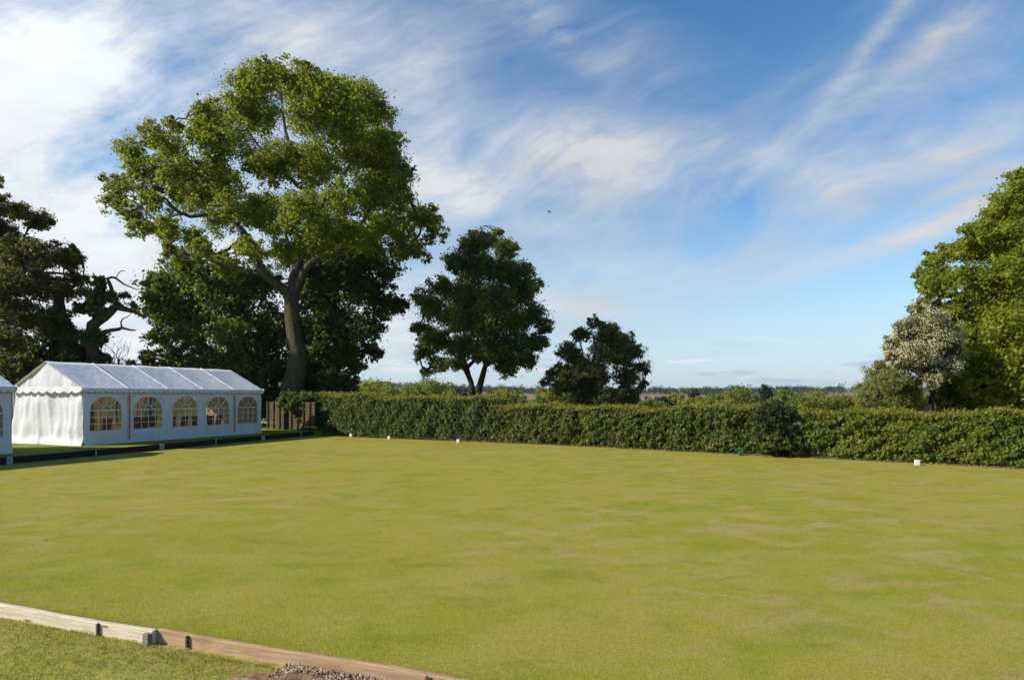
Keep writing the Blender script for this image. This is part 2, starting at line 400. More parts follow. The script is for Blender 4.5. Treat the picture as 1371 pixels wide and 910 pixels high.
# ------------------------------------------------------------------ trees
class Skel:
    def __init__(s): s.P = []; s.par = []; s.r = []; s.child = []
    def add(s, p, par, r=0.0):
        s.P.append(np.array(p, float)); s.par.append(par); s.r.append(r); s.child.append([])
        if par >= 0: s.child[par].append(len(s.P) - 1)
        return len(s.P) - 1
    def limb(s, pts, start=-1, step=.5, wob=.04, rng=RNG):
        """pts: list of (xyz, r); Catmull-Rom through them"""
        P = np.array([p for p, r in pts], float); R = np.array([r for p, r in pts], float)
        if start >= 0:
            P = np.vstack([s.P[start], P]); R = np.concatenate([[R[0] * 1.05], R])
        Q = np.vstack([2 * P[0] - P[1], P, 2 * P[-1] - P[-2]]); ids = []
        cur = start
        if start < 0: cur = s.add(P[0], -1, R[0]); ids.append(cur)
        for i in range(1, len(P)):
            p0, p1, p2, p3 = Q[i - 1], Q[i], Q[i + 1], Q[i + 2]
            n = max(2, int(np.linalg.norm(p2 - p1) / step))
            for k in range(1, n + 1):
                u = k / n
                q = .5 * ((2 * p1) + (-p0 + p2) * u + (2 * p0 - 5 * p1 + 4 * p2 - p3) * u * u + (-p0 + 3 * p1 - 3 * p2 + p3) * u ** 3)
                q = q + rng.normal(size=3) * wob * (1 if u < 1 else .3)
                cur = s.add(q, cur, R[i - 1] * (1 - u) + R[i] * u); ids.append(cur)
        return ids
    def grow(s, targets, rng, step=.55, wob=.07, up=.18, minz=0.0):
        targets = [np.array(t, float) for t in targets]
        hand = np.array(s.P)
        order = sorted(range(len(targets)), key=lambda i: np.linalg.norm(hand - targets[i], axis=1).min())
        tips = {}
        for i in order:
            t = targets[i]; A = np.array(s.P); d = np.linalg.norm(A - t, axis=1)
            above = np.clip(A[:, 2] - t[2], 0, None); low = (A[:, 2] < minz) * 100.
            near = (d < .8) * 3
            k = int(np.argmin(d + above * 1.2 + low + near))
            a = A[k]; dist = np.linalg.norm(t - a)
            n = max(2, int(dist / step)); cur = k
            pdir = unit(a - s.P[s.par[k]]) if s.par[k] >= 0 else np.array([0, 0, 1.])
            ctrl = a + (pdir * .5 + unit(t - a) * .5) * dist * .5 + np.array([0, 0, dist * up])
            for m in range(1, n + 1):
                u = m / n
                q = (1 - u) ** 2 * a + 2 * u * (1 - u) * ctrl + u * u * t + rng.normal(size=3) * wob * (u < 1)
                cur = s.add(q, cur, 0)
            tips[i] = cur
        return tips
    def radii(s, tip=.018, e=2.3, k=1.0):
        n = len(s.P); acc = np.zeros(n)
        for i in range(n - 1, -1, -1):
            if not s.child[i]: acc[i] = tip ** e
            if s.par[i] >= 0: acc[s.par[i]] += acc[i] if s.child[i] or True else 0
        rr = acc ** (1 / e) * k
        for i in range(n):
            if s.r[i] > 0: rr[i] = s.r[i]
            elif s.par[i] >= 0: rr[i] = min(rr[i], rr[s.par[i]] * .92)
        return np.maximum(rr, tip * .6)
    def chains(s, rr):
        out = []; stack = [(i, -1) for i in range(len(s.P)) if s.par[i] < 0]
        while stack:
            i, p = stack.pop(); idx = ([p] if p >= 0 else []) + [i]
            while s.child[i]:
                ch = sorted(s.child[i], key=lambda c: -rr[c])
                for c in ch[1:]: stack.append((c, i))
                i = ch[0]; idx.append(i)
            if len(idx) > 1:
                R = rr[idx].copy()
                if p >= 0: R[0] = min(R[0], R[1] * 1.25)
                out.append((np.array([s.P[j] for j in idx]), R))
        return out

def leaves(centers, radii, per, size, rng, flat=.75, shell=2.4, sprig=.20, nl=7, width=.62, up=.55, droop=0, tuft=.36, tn=34):
    """leaf quads gathered in domed tufts that fill each clump unevenly"""
    C, O, K, TR = [], [], [], []
    for c, r, k in zip(centers, radii, per):
        tot = max(4, int(k * nl)); nt_ = max(1, int(round(tot / tn))); d = unit(rng.normal(size=(nt_, 3)))
        rad = rng.uniform(0, 1, (nt_, 1)) ** (1 / shell)
        lob = 1 + .25 * smooth_noise(d, .55, int(rng.integers(1 << 30)), 2)[:, None]
        C.append(c + d * rad * r * lob * np.array([1, 1, flat])); O.append(d)
        tr = np.clip(tuft * r, sprig * .8, sprig * 2.6) * rng.uniform(.6, 1.25, nt_)
        w_ = rng.uniform(.5, 1.5, nt_); K.append(np.maximum(3, (tot * w_ / w_.sum()).astype(int))); TR.append(tr)
    C = np.concatenate(C); O = np.concatenate(O); K = np.concatenate(K); TR = np.concatenate(TR)
    idx = np.repeat(np.arange(len(K)), K); m = len(idx)
    d = unit(rng.normal(size=(m, 3)) + np.array([0, 0, .25]) + O[idx] * .35)
    rr = rng.uniform(0, 1, (m, 1)) ** .6; loose = rng.uniform(0, 1, (m, 1)) < .22; rr = np.where(loose, rr * rng.uniform(1.1, 2.1, (m, 1)), rr)
    P = C[idx] + d * rr * TR[idx][:, None] * np.array([1.1, 1.1, .8])
    N = unit(d * .75 + np.array([0, 0, up * .8]) + rng.normal(size=(m, 3)) * .5)
    T = unit(np.cross(N, rng.normal(size=(m, 3))))
    if droop: T = unit(T + np.array([0, 0, -droop]))
    B = unit(np.cross(N, T))
    l = size * rng.uniform(.65, 1.3, (m, 1)); w = l * width
    return np.stack([P - T * l / 2, P + B * w / 2 + N * w * .16, P + T * l / 2, P - B * w / 2 + N * w * .16], 1).reshape(-1, 3)
def quads(V): return np.arange(len(V), dtype=np.int32).reshape(-1, 4)

def clumps_px(lst, D, cx, half, rng, copies=2.0, depth=.85, jit=.25, opening=None):
    """silhouette clumps (px, py, r px) given depth: real 3-D positions spread through the crown"""
    C, R = [], []
    for (px, py, r) in lst:
        t = min(1, abs(px - cx) / half); dm = math.sqrt(max(0.04, 1 - t * t)) * half / FPX * D * depth
        k = 1 + int(copies * dm / (half / FPX * D) + rng.uniform(0, 1))
        for j in range(k):
            f = 0 if k == 1 else (j / (k - 1) * 2 - 1)
            dd = D + dm * np.clip(f * .85 + rng.normal() * .15, -1, 1)
            if opening and opening[0] < px < opening[1] and opening[2] < py < opening[3] and dd < D + 1.2: continue
            p = at(px + rng.normal() * r * jit, py + rng.normal() * r * jit, dd)
            C.append(p); R.append(r / FPX * dd * rng.uniform(.85, 1.12))
    return C, R

def tree(name, label, cat, base, limbs, C, R, leaf, bark, n_leaf, size, rng, group=None, twigs=5, minz=0, tip=.018, k=1.0, nl=7, sprig=.2,
         flat=.75, width=.62, up=.55, extra=None, leafname='crown', upb=.18, shell=2.4):
    root = empty(name, base, label, cat, group); base = np.array(base, float)
    sk = Skel(); named = {}
    for key, start, pts in limbs:
        st = -1 if start is None else (named[start][0][min(len(named[start][0]) - 1, int(named[start][1] * 0 + len(named[start][0]) - 1))] if not isinstance(start, tuple) else named[start[0]][0][int(start[1] * (len(named[start[0]][0]) - 1))])
        named[key] = (sk.limb(pts, st, rng=rng), 1)
    sk.grow(C, rng, minz=minz, up=upb)
    tw = []
    for c, r in zip(C, R):
        for q in range(twigs):
            d = unit(rng.normal(size=3) + np.array([0, 0, .3])); tw.append(c + d * r * .75 * np.array([1, 1, flat]))
    if tw: sk.grow(tw, rng, step=.5, wob=.05, up=.06, minz=minz)
    rr = sk.radii(tip, k=k)
    V, F = tube_np(sk.chains(rr), 14, 4, .05)
    link('trunk', mesh_np('trunk', V - base, F, True), M[bark], root)
    per = np.array(R) ** 2; per = per / per.sum() * n_leaf / nl
    LV = leaves(C, R, per, size, rng, flat, sprig=sprig, nl=nl, width=width, up=up, shell=shell)
    link(leafname, mesh_np(leafname, LV - base, quads(LV)), M[leaf], root)
    return root

def P2(px, py, D, r): return (at(px, py, D), r)

# --- the big oak
rg = np.random.default_rng(3)
D = 38.0
oak_px = [(345,112,28),(392,110,30),(430,117,26),(318,140,26),(482,135,28),(508,155,22),(450,150,33),(400,155,33),(355,160,30),
 (282,160,26),(262,180,22),(302,190,30),(205,175,22),(218,200,24),(174,200,20),(188,225,23),(141,238,12),(150,264,17),(166,245,18),(230,232,27),
 (206,262,25),(255,265,28),(194,300,20),(180,285,14),(226,310,22),(255,322,18),(290,240,30),(340,220,33),(390,215,33),(430,215,33),(480,210,30),(522,195,25),
 (527,232,23),(300,285,26),(350,280,32),(400,282,30),(450,270,33),(500,265,30),(536,262,20),(330,328,22),(380,330,25),(430,325,28),(480,310,28),(520,300,26),
 (556,290,21),(575,290,19),(586,313,14),(560,332,16),(530,328,20),(570,346,9),(505,185,20),(470,175,28),(232,165,12),(330,125,18),(410,95,16),(365,95,18),(268,338,18),(298,352,18),(345,345,18),(420,345,22),(462,345,18),(240,338,14),(500,330,20),(375,300,26),(445,300,26),(225,335,10),(540,310,20),(505,215,28),(545,235,12)]
C, R = clumps_px(oak_px, D, 365, 240, rg, 1.95, opening=(324, 492, 330, 420)); R = [r * .92 for r in R]
ob = at(391, 570, D); ob[2] = -.1
limbs = [('t', None, [P2(388, 572, D, .85), P2(390, 530, D, .64), P2(397, 495, D, .58), P2(399, 470, D, .52), P2(394, 440, D, .47), P2(391, 405, D, .45), P2(390, 394, D, .46)]),
 ('l', 't', [P2(375, 384, D - .3, .30), P2(352, 365, D - .6, .25), P2(340, 335, D - .8, .22), P2(325, 310, D - 1, .19), P2(311, 290, D - 1, .15), P2(285, 255, D - 1, .14), P2(262, 225, D - 1, .09), P2(245, 205, D - 1.2, .05)]),
 ('l2', ('l', .55), [P2(290, 285, D - 1.6, .13), P2(255, 290, D - 2.2, .10), P2(225, 275, D - 2.5, .07), P2(195, 250, D - 2.4, .04)]),
 ('l3', ('l', .45), [P2(322, 320, D - 2, .10), P2(305, 335, D - 3, .07), P2(285, 340, D - 3.6, .04)]),
 ('m', 't', [P2(394, 375, D, .34), P2(400, 350, D + .5, .28), P2(412, 310, D + 1.2, .22), P2(420, 270, D + 1.3, .17), P2(410, 235, D + .6, .13), P2(390, 200, D - .5, .12), P2(380, 160, D - .6, .08), P2(375, 125, D - .6, .04)]),
 ('m2', ('m', .45), [P2(440, 265, D + 1.4, .16), P2(462, 230, D + 2, .12), P2(480, 190, D + 2, .08), P2(490, 160, D + 2, .04)]),
 ('m3', ('m', .52), [P2(400, 250, D - 1.3, .14), P2(375, 225, D - 2.4, .10), P2(345, 195, D - 3.2, .06), P2(330, 170, D - 3.5, .03)]),
 ('r', 't', [P2(402, 378, D - .2, .27), P2(408, 362, D - .4, .24), P2(425, 345, D - .7, .21), P2(450, 335, D - 1, .18), P2(476, 322, D - 1.1, .15), P2(500, 300, D - 1, .11), P2(525, 278, D - 1, .10), P2(552, 285, D - .8, .06)]),
 ('r2', ('r', .6), [P2(490, 290, D + .5, .12), P2(510, 255, D + 1.2, .08), P2(522, 215, D + 1.5, .04)])]
tree('oak_tree', 'huge old oak with thick pale forked trunk, tallest tree, behind the marquee', 'tree', ob, limbs, C, R, 'oak_leaf', 'oak_bark', 235000, .16, rg, minz=7.5, tip=.02, nl=8, sprig=.24, flat=.85)

# --- understorey around the oak
rg = np.random.default_rng(4); D = 43.5
lst = [(215,380,20),(245,372,24),(205,408,20),(232,420,27),(270,400,27),(310,392,27),(262,450,28),(302,440,30),(214,456,18),(232,480,20),(345,420,28),(340,468,30),(290,480,28),(355,385,24),(203,476,8),(330,370,20),(290,365,18),(200,392,10),(275,430,20),(320,500,26),(255,500,20),(365,450,24),(372,490,24)]
C, R = clumps_px(lst, D, 285, 110, rg, 1.7)
b = at(312, 560, D); b[2] = terrain_z(b[0], b[1])
tree('lime_tree', 'lighter green spreading tree behind the marquee roof, left of the oak trunk', 'tree', b,
 [('t', None, [(b, .34), P2(314, 500, D, .26), P2(305, 450, D, .2), P2(290, 410, D, .12)]), ('u', ('t', .35), [P2(340, 470, D + 1, .14), P2(350, 430, D + 1, .08)])],
 C, R, 'lime_leaf', 'dark_bark', 62000, .24, rg, minz=1.5, nl=8, sprig=.26)
rg = np.random.default_rng(5); D = 42.5
lst = [(430,372,28),(470,362,28),(502,352,24),(520,372,20),(480,395,28),(512,402,24),(533,408,14),(441,420,30),(470,435,28),(500,440,18),(430,460,28),(457,470,28),(490,465,16),(420,498,26),(452,505,24),(412,342,24),(444,325,25),(475,340,22),(410,400,24),(408,440,22),(435,390,24),(400,480,20),(478,490,14),(505,470,9)]
C, R = clumps_px(lst, D, 455, 90, rg, 2.2)
b = at(448, 560, D); b[2] = terrain_z(b[0], b[1])
tree('ivy_clad_tree', 'very dark ivy-covered tree close behind the oak, right of its trunk', 'tree', b,
 [('t', None, [(b, .4), P2(446, 500, D, .32), P2(444, 440, D, .26), P2(450, 390, D, .18), P2(458, 350, D, .1)])],
 C, R, 'dark_leaf', 'dark_bark', 66000, .22, rg, minz=1.0, nl=8, sprig=.24)
def bush(name, label, D, lst, leaf, n, size, seed, cat='shrub', cx=None, half=None, base=None, group=None, bark='dark_bark', copies=1.6, flat=.85, nl=7, sprig=.16, twigs=3, stems=4, tip=.01, width=.62, up=.55, z0=None):
    rg = np.random.default_rng(seed)
    xs = [p[0] for p in lst]; cx = cx if cx is not None else (min(xs) + max(xs)) / 2
    half = half or max(10, (max(xs) - min(xs)) / 2 + max(p[2] for p in lst))
    C, R = clumps_px(lst, D, cx, half, rg, copies)
    b = np.array([(cx - CX) / FPX * D, D, 0.]); b[2] = terrain_z(b[0], b[1]) if z0 is None else z0
    top = max(c[2] for c in C); limbs = []
    for i in range(stems):
        t = C[int(rg.integers(len(C)))]
        s0 = b + np.array([rg.normal() * .12, rg.normal() * .12, 0]); mid = s0 * .55 + t * .45; mid[2] = b[2] + (t[2] - b[2]) * .6
        if mid[2] - b[2] < .15: mid[2] = b[2] + .2
        r = max(.02, .018 * (top - b[2]))
        limbs.append(('s%d' % i, None, [(s0, r), (mid, r * .6)]))
    return tree(name, label, cat, b, limbs, C, R, leaf, bark, n, size, rg, group, twigs=twigs, minz=b[2] + .1, tip=tip, nl=nl, sprig=sprig, flat=flat, width=width, up=up, leafname='foliage')
bush('holly_bush', 'dark undergrowth bush filling the gap between marquee roof end and oak trunk', 40.5, [(300,520,22),(335,515,22),(362,500,20),(365,530,20),(325,545,20),(350,550,18)], 'dark_leaf', 16000, .2, 31)
bush('laurel_bush', 'dark bush under the ivy-covered tree, right of the oak trunk', 41, [(425,520,18),(450,525,18),(470,515,14),(410,510,16),(440,545,20),(415,545,18)], 'dark_leaf', 14000, .2, 32)
# --- left trees
rg = np.random.default_rng(6); D = 37.0
lst = [(-2,240,10),(-18,275,20),(20,285,20),(50,292,16),(2,312,24),(-40,300,36),(-40,380,40),(30,345,26),(60,345,25),(90,350,18),(101,334,8),(10,380,27),(50,385,26),(85,383,22),(108,373,12),(-45,440,40),(22,420,28),(58,428,24),(5,455,26),(-90,330,40),(-100,400,40),(66,295,6),(-60,250,30)]
C, R = clumps_px(lst, D, -20, 130, rg, 1.4)
b = at(-60, 560, D); b[2] = .1
tree('spreading_oak', 'dark green spreading tree at the left edge of the photo above the marquees', 'tree', b,
 [('t', None, [(b, .55), P2(-58, 500, D, .45), P2(-50, 440, D, .38), P2(-45, 390, D, .25), P2(-40, 330, D, .12)]), ('u', ('t', .55), [P2(-10, 400, D, .22), P2(30, 375, D - .6, .14), P2(70, 365, D - 1, .07)])],
 C, R, 'bronze_leaf', 'dark_bark', 95000, .18, rg, minz=3, nl=7, sprig=.2, flat=.72)
rg = np.random.default_rng(7); D = 36.0
lst = [(78,425,14),(70,445,18),(90,445,16),(62,470,20),(88,470,20),(104,480,18),(70,495,20),(100,500,20),(45,490,18),(118,500,14)]
C, R = clumps_px(lst, D, 82, 36, rg, 2.4)
b = at(82, 560, D); b[2] = .1
tree('broken_tree', 'broken brown trunk thickly wrapped in ivy, behind the marquee gable', 'tree', b,
 [('t', None, [(b, .42), P2(82, 500, D, .38), P2(81, 450, D, .34), P2(80, 415, D, .30), P2(79, 398, D, .26), P2(79, 389, D, .16)])],
 C, R, 'dark_leaf', 'dead_bark', 24000, .16, rg, minz=.5, nl=7, sprig=.18)
rg = np.random.default_rng(8); D = 35.0
lst = [(138,378,10),(128,395,16),(148,398,10),(124,418,12),(173,398,6),(126,455,14),(135,478,12),(122,490,14),(140,500,12),(112,410,10),(178,408,4)]
C, R = clumps_px(lst, D, 132, 34, rg, 1.6)
b = at(127, 565, D); b[2] = .1
tree('stag_headed_tree', 'half dead tree with bare twisted brown limbs reaching right, above the marquee ridge', 'tree', b,
 [('t', None, [(b, .42), P2(126, 500, D, .36), P2(122, 455, D, .33), P2(124, 435, D, .30)]),
  ('a', 't', [P2(140, 424, D - .2, .25), P2(155, 410, D - .4, .21), P2(172, 415, D - .5, .14), P2(188, 422, D - .6, .08), P2(198, 424, D - .6, .03)]),
  ('b', ('a', .45), [P2(150, 395, D - .3, .11), P2(146, 378, D - .2, .09), P2(150, 371, D - .2, .07), P2(160, 376, D - .3, .05), P2(173, 384, D - .5, .035), P2(186, 389, D - .7, .015)]),
  ('c', ('t', .9), [P2(140, 444, D - .6, .11), P2(160, 441, D - .8, .09), P2(168, 440, D - .9, .06), P2(183, 442, D - 1, .03)]),
  ('d', ('c', .6), [P2(162, 432, D - .8, .04), P2(170, 425, D - .9, .025), P2(176, 418, D - .9, .012)]),
  ('e', ('b', .6), [P2(158, 366, D - .3, .03), P2(168, 362, D - .4, .015)])],
 C, R, 'dark_leaf', 'dead_bark', 15000, .16, rg, minz=2.5, nl=7, sprig=.18, twigs=3)
# bare twiggy sapling
rg = np.random.default_rng(9); D = 34.0
b = at(158, 560, D); b[2] = .1
C = [at(150 + rg.uniform(-14, 26), 470 + rg.uniform(-18, 26), D + rg.normal() * .5) for i in range(60)]
root = empty('bare_sapling', b, 'leafless twiggy sapling between the half dead tree and the oak, above the marquee roof', 'sapling')
sk = Skel(); sk.limb([(b, .05), (at(157, 510, D), .035), (at(160, 480, D), .02)], rng=rg); sk.grow(C, rg, step=.3, wob=.03)
V, F = tube_np(sk.chains(sk.radii(.008)), 6, 4, .03)
link('trunk', mesh_np('trunk', V - b, F, True), M['dark_bark'], root)
bush('elder_shrub', 'olive shrub between the two marquees, low under the left trees', 33, [(15,488,18),(38,482,18),(-10,488,22),(12,515,22),(45,512,18),(30,540,22),(-5,540,20)], 'bronze_leaf', 15000, .17, 33)
bush('bramble_shrub', 'yellow-brown shrub showing over the far end of the marquee roof', 40, [(190,478,10),(205,485,12),(178,490,12),(222,490,12),(195,510,18),(215,520,18)], 'bronze_leaf', 7000, .18, 34)

# --- middle trees
rg = np.random.default_rng(10); D = 38.0
lst = [(628,330,14),(650,323,14),(676,333,16),(611,352,16),(640,360,23),(676,365,21),(700,362,15),(590,385,17),(620,395,23),(655,400,25),(690,395,21),(711,385,13),(562,402,13),(580,415,19),(615,430,23),(650,440,25),(685,430,23),(714,420,18),(730,438,13),(560,440,13),(585,455,19),(620,465,19),(655,470,21),(690,465,21),(720,458,13),(564,473,13),(588,488,13),(570,497,7),(612,488,12),(680,490,14),(703,483,13),(633,312,7),(668,312,7)]
C, R = clumps_px(lst, D, 645, 105, rg, 2.2, jit=.12); R = [r * 1.06 for r in R]
b = at(637, 572, D); b[2] = terrain_z(b[0], b[1])
tree('maple_tree', 'dark rounded tree with two stems rising behind the hedge, just right of the oak', 'tree', b,
 [('t', None, [(b, .34), P2(636, 552, D, .30), P2(634, 540, D, .27)]), ('a', 't', [P2(631, 520, D, .19), P2(628, 503, D, .16), P2(620, 480, D + .3, .11), P2(600, 450, D + .4, .07)]),
  ('b', 't', [P2(641, 522, D, .21), P2(646, 503, D - .2, .18), P2(655, 475, D - .3, .13), P2(668, 430, D - .3, .08), P2(660, 380, D, .05)]), ('c', ('a', .5), [P2(640, 470, D + .5, .1), P2(640, 420, D + .6, .07), P2(640, 370, D + .4, .04)])],
 C, R, 'maple_leaf', 'dark_bark', 130000, .14, rg, minz=2.5, nl=8, sprig=.2)
rg = np.random.default_rng(12); D = 37.0
lst = [(798,433,9),(815,443,12),(778,452,12),(836,456,12),(805,462,18),(762,472,14),(828,480,18),(850,470,12),(860,488,10),(785,487,20),(752,492,12),(737,500,9),(765,506,16),(800,510,18),(835,505,16),(860,514,8),(780,525,14),(815,528,14),(750,520,12),(728,512,6),(845,528,10)]
C, R = clumps_px(lst + [(790,540,14),(770,538,12),(825,540,12),(848,536,8),(800,500,16),(820,460,14)], D, 798, 75, rg, 2.4)
b = at(788, 572, D); b[2] = terrain_z(b[0], b[1])
tree('small_tree', 'smaller bushy olive tree behind the middle of the hedge', 'tree', b,
 [('t', None, [(b, .22), P2(787, 545, D, .17), P2(785, 515, D, .13), P2(795, 480, D, .08), P2(800, 455, D, .05)]), ('u', ('t', .3), [P2(830, 520, D + .4, .07), P2(840, 490, D + .4, .04)])],
 C, R, 'small_leaf', 'dark_bark', 76000, .12, rg, minz=.4, nl=7, sprig=.18)
# --- right trees
rg = np.random.default_rng(13); D = 27.0
lst = [(1364,242,20),(1371,270,33),(1337,280,19),(1345,312,28),(1312,305,19),(1292,328,18),(1320,340,28),(1365,340,33),(1272,335,14),(1248,350,16),(1235,370,13),(1262,375,22),(1300,375,28),(1345,385,33),(1238,394,12),(1275,410,24),(1320,420,30),(1365,430,33),(1300,450,26),(1340,470,30),(1375,490,33),(1300,500,26),(1340,515,28),(1287,530,18),(1320,540,22),(1365,540,28),(1295,550,18),(1345,552,22),(1310,515,24),(1385,550,26),(1360,510,26),(1272,450,18),(1280,480,20),(1275,510,18),(1270,545,16),(1240,410,16),(1262,425,18),(1330,490,24),(1300,475,22),(1290,500,18),(1360,470,26),(1320,530,20),(1390,520,28),(1408,262,36),(1420,290,50),(1440,360,55),(1430,440,50),(1430,510,45),(1392,240,18),(1470,260,50),(1500,360,55),(1480,460,50)]
C, R = clumps_px(lst, D, 1400, 185, rg, 1.9)
b = at(1400, 585, D); b[2] = -.1
tree('ash_tree', 'tall bright green sunlit tree at the right edge of the photo', 'tree', b,
 [('t', None, [(b, .45), P2(1400, 520, D, .36), P2(1395, 440, D, .28), P2(1385, 360, D, .18), P2(1380, 290, D, .08)]), ('u', ('t', .3), [P2(1350, 470, D - .5, .16), P2(1310, 430, D - 1, .1), P2(1275, 385, D - 1, .05)])],
 C, R, 'ash_leaf', 'dark_bark', 250000, .14, rg, minz=1.0, nl=8, sprig=.2)
rg = np.random.default_rng(14); D = 23.0
lst = [(1230,420,9),(1215,440,15),(1245,436,18),(1196,462,12),(1220,466,18),(1250,460,20),(1276,455,16),(1206,486,12),(1236,487,18),(1266,486,18),(1284,470,11),(1246,505,12),(1195,478,8),(1262,425,9),(1205,448,8)]
C, R = clumps_px(lst, D, 1240, 58, rg, 2.0)
b = at(1247, 590, D); b[2] = -.1
hw = tree('hawthorn_tree', 'small hawthorn covered in cream blossom, in front of the bright right-hand tree', 'tree', b,
 [('t', None, [(b, .14), P2(1246, 560, D, .11), P2(1247, 540, D, .09), P2(1246, 520, D, .06), P2(1240, 490, D, .04), P2(1235, 460, D, .03)])],
 C, R, 'thorn_leaf', 'dark_bark', 26000, .085, rg, minz=1.3, nl=7, sprig=.11)
mb = MB(); mb.tube([(P2(1243, 590, D - .2, 0)[0] - b), (P2(1243, 552, D - .2, 0)[0] - b), (P2(1243, 541, D - .2, 0)[0] - b)], [.17, .15, .10], 8)
mb.obj('pruned_stem', M['pale_bark'], hw, smooth=True)
per = np.array(R) ** 2; per = per / per.sum() * 62000 / 12
BV = leaves([c + np.array([0, 0, .05]) for c in C], [r * 1.03 for r in R], per, .042, rg, .75, shell=3.2, sprig=.085, nl=12, width=.9, up=.7, tn=26)
link('blossom', mesh_np('blossom', BV - b, quads(BV)), M['blossom'], hw)
bush('willow_shrub', 'feathery yellow-green shrub left of the blossoming hawthorn', 24, [(1174,502,12),(1165,525,14),(1195,515,18),(1187,540,18),(1216,530,18),(1160,545,12),(1205,552,18),(1178,488,7),(1196,496,12),(1222,512,12),(1228,550,14),(1155,530,6)], 'willow_leaf', 46000, .085, 35, width=.35, sprig=.13, up=.3)
bush('hazel_shrub', 'dark green shrub right of the pale hawthorn trunk behind the hedge', 24.5, [(1265,520,14),(1272,540,16),(1255,535,10),(1290,545,14),(1268,560,14)], 'lime_leaf', 8000, .11, 36)

# --- hedges
def hedge(name, label, pts, w, hts, leaf, n, size, seed, tipmat='hedge_tip', tipn=.3, bumps=.12, z0=-.05, gapz=.12):
    """pts: front foot line; hts: heights at the points"""
    rg = np.random.default_rng(seed); P = np.array([[p[0], p[1]] for p in pts]); H = np.array(hts)
    seg = np.linalg.norm(np.diff(P, axis=0), axis=1); S = np.concatenate([[0], np.cumsum(seg)]); Lh = S[-1]
    root = empty(name, (P[0][0], P[0][1], z0), label, 'hedge'); base = np.array([P[0][0], P[0][1], z0])
    def frame(s):
        x = np.interp(s, S, P[:, 0]); y = np.interp(s, S, P[:, 1])
        e = .3; dx = np.interp(np.minimum(s + e, Lh), S, P[:, 0]) - np.interp(np.maximum(s - e, 0), S, P[:, 0])
        dy = np.interp(np.minimum(s + e, Lh), S, P[:, 1]) - np.interp(np.maximum(s - e, 0), S, P[:, 1])
        d = np.stack([dx, dy], 1); d = d / np.linalg.norm(d, axis=1, keepdims=True)
        return np.stack([x, y], 1), d, np.stack([-d[:, 1], d[:, 0]], 1)      # point, along, back (away from camera)
    def put(s, u, z):     # u 0 front .. w back
        p, d, bk = frame(s); q = p + bk * u[:, None]
        return np.stack([q[:, 0], q[:, 1], z], 1), d, bk
    Ht = lambda s: np.interp(s, S, H) + .05 * np.sin(s * 2.1 + seed) + .035 * np.sin(s * 5.3 + 1)
    areaF, areaT, areaB = Lh * H.mean(), Lh * w, Lh * H.mean() * .5; areaE = w * H.mean() * 1.2
    tot = areaF + areaT + areaB + areaE
    out = []
    def surf(kind, k):
        s = rg.uniform(0, Lh, k); h = Ht(s)
        if kind == 'F':
            z = rg.uniform(0, 1, k) ** .85 * h; u = np.zeros(k)
            keep = (z > gapz + .13 * smooth_noise(np.stack([s, s * 0], 1), .7, seed + 5)) | (rg.uniform(0, 1, k) < .12)
            bm = bumps * smooth_noise(np.stack([s, z], 1), .75, seed, 3) + .07 * smooth_noise(np.stack([s, z * 1.2], 1), 1.6, seed + 11, 2) + .075 * smooth_noise(np.stack([s, z * 1.1], 1), 3.4, seed + 12, 2) + .06 * np.maximum(0, z - h + .25)
            u = bm + rg.uniform(0, 1, k) ** 2 * .22 + .10 * (z / np.maximum(h, .1)) ** 6
            s, z, u, h = s[keep], z[keep], u[keep], h[keep]
            q, d, bk = put(s, u, z); N = np.concatenate([-bk, np.full((len(s), 1), .35)], 1)
        elif kind == 'B':
            z = rg.uniform(.1, 1, k) * h; u = w - .12 * rg.uniform(0, 1, k) + .06 * smooth_noise(np.stack([s, z], 1), .7, seed + 2)
            q, d, bk = put(s, u, z); N = np.concatenate([bk, np.full((len(s), 1), .35)], 1)
        elif kind == 'T':
            u = rg.uniform(0.02, 1, k) * w; z = h + .06 * smooth_noise(np.stack([s, u], 1), .8, seed + 3) - rg.uniform(0, 1, k) ** 2 * .14
            q, d, bk = put(s, u, z); N = np.tile([0, 0, 1.], (len(s), 1))
        else:
            u = rg.uniform(0, 1, k) * w; e = rg.uniform(0, 1, k) < .5; s = np.where(e, rg.uniform(-.12, .1, k), Lh + rg.uniform(-.1, .12, k)); h = Ht(np.clip(s, 0, Lh)); z = rg.uniform(.08, 1, k) * h
            p, d, bk = frame(np.clip(s, 0, Lh)); q2 = p + bk * u[:, None] + d * np.where(s < 0, s, np.maximum(0, s - Lh))[:, None]
            q = np.concatenate([q2, z[:, None]], 1); N = np.concatenate([d * np.where(e, -1, 1)[:, None], np.full((k, 1), .3)], 1)
        return q + [0, 0, z0], N
    def leafV(q, N, size, up=.25, spread=.65):
        k = len(q); N = unit(unit(N) * .55 + [0, 0, up] + rg.normal(size=(k, 3)) * spread)
        T = unit(np.cross(N, rg.normal(size=(k, 3)))); B = np.cross(N, T); l = size * rg.uniform(.6, 1.35, (k, 1)); wd = l * .72
        q = q + rg.normal(size=(k, 3)) * .02
        return np.stack([q - T * l / 2, q + B * wd / 2 + N * wd * .15, q + T * l / 2, q - B * wd / 2 + N * wd * .15], 1).reshape(-1, 3)
    for kind, a, f in (('F', areaF, 1.15), ('T', areaT, .8), ('B', areaB, .6), ('E', areaE, 1.)):
        q, N = surf(kind, int(n * a * f / tot)); out.append(leafV(q, N, size))
    V = np.concatenate(out); link('foliage', mesh_np('foliage', V - base, quads(V)), M[leaf], root)
    # upright young shoots over the trimmed top
    k = int(n * tipn * .75); s = rg.uniform(0, Lh, k); u = rg.uniform(0.0, 1, k) * w; tall = .04 + .17 * rg.uniform(0, 1, k) ** 3
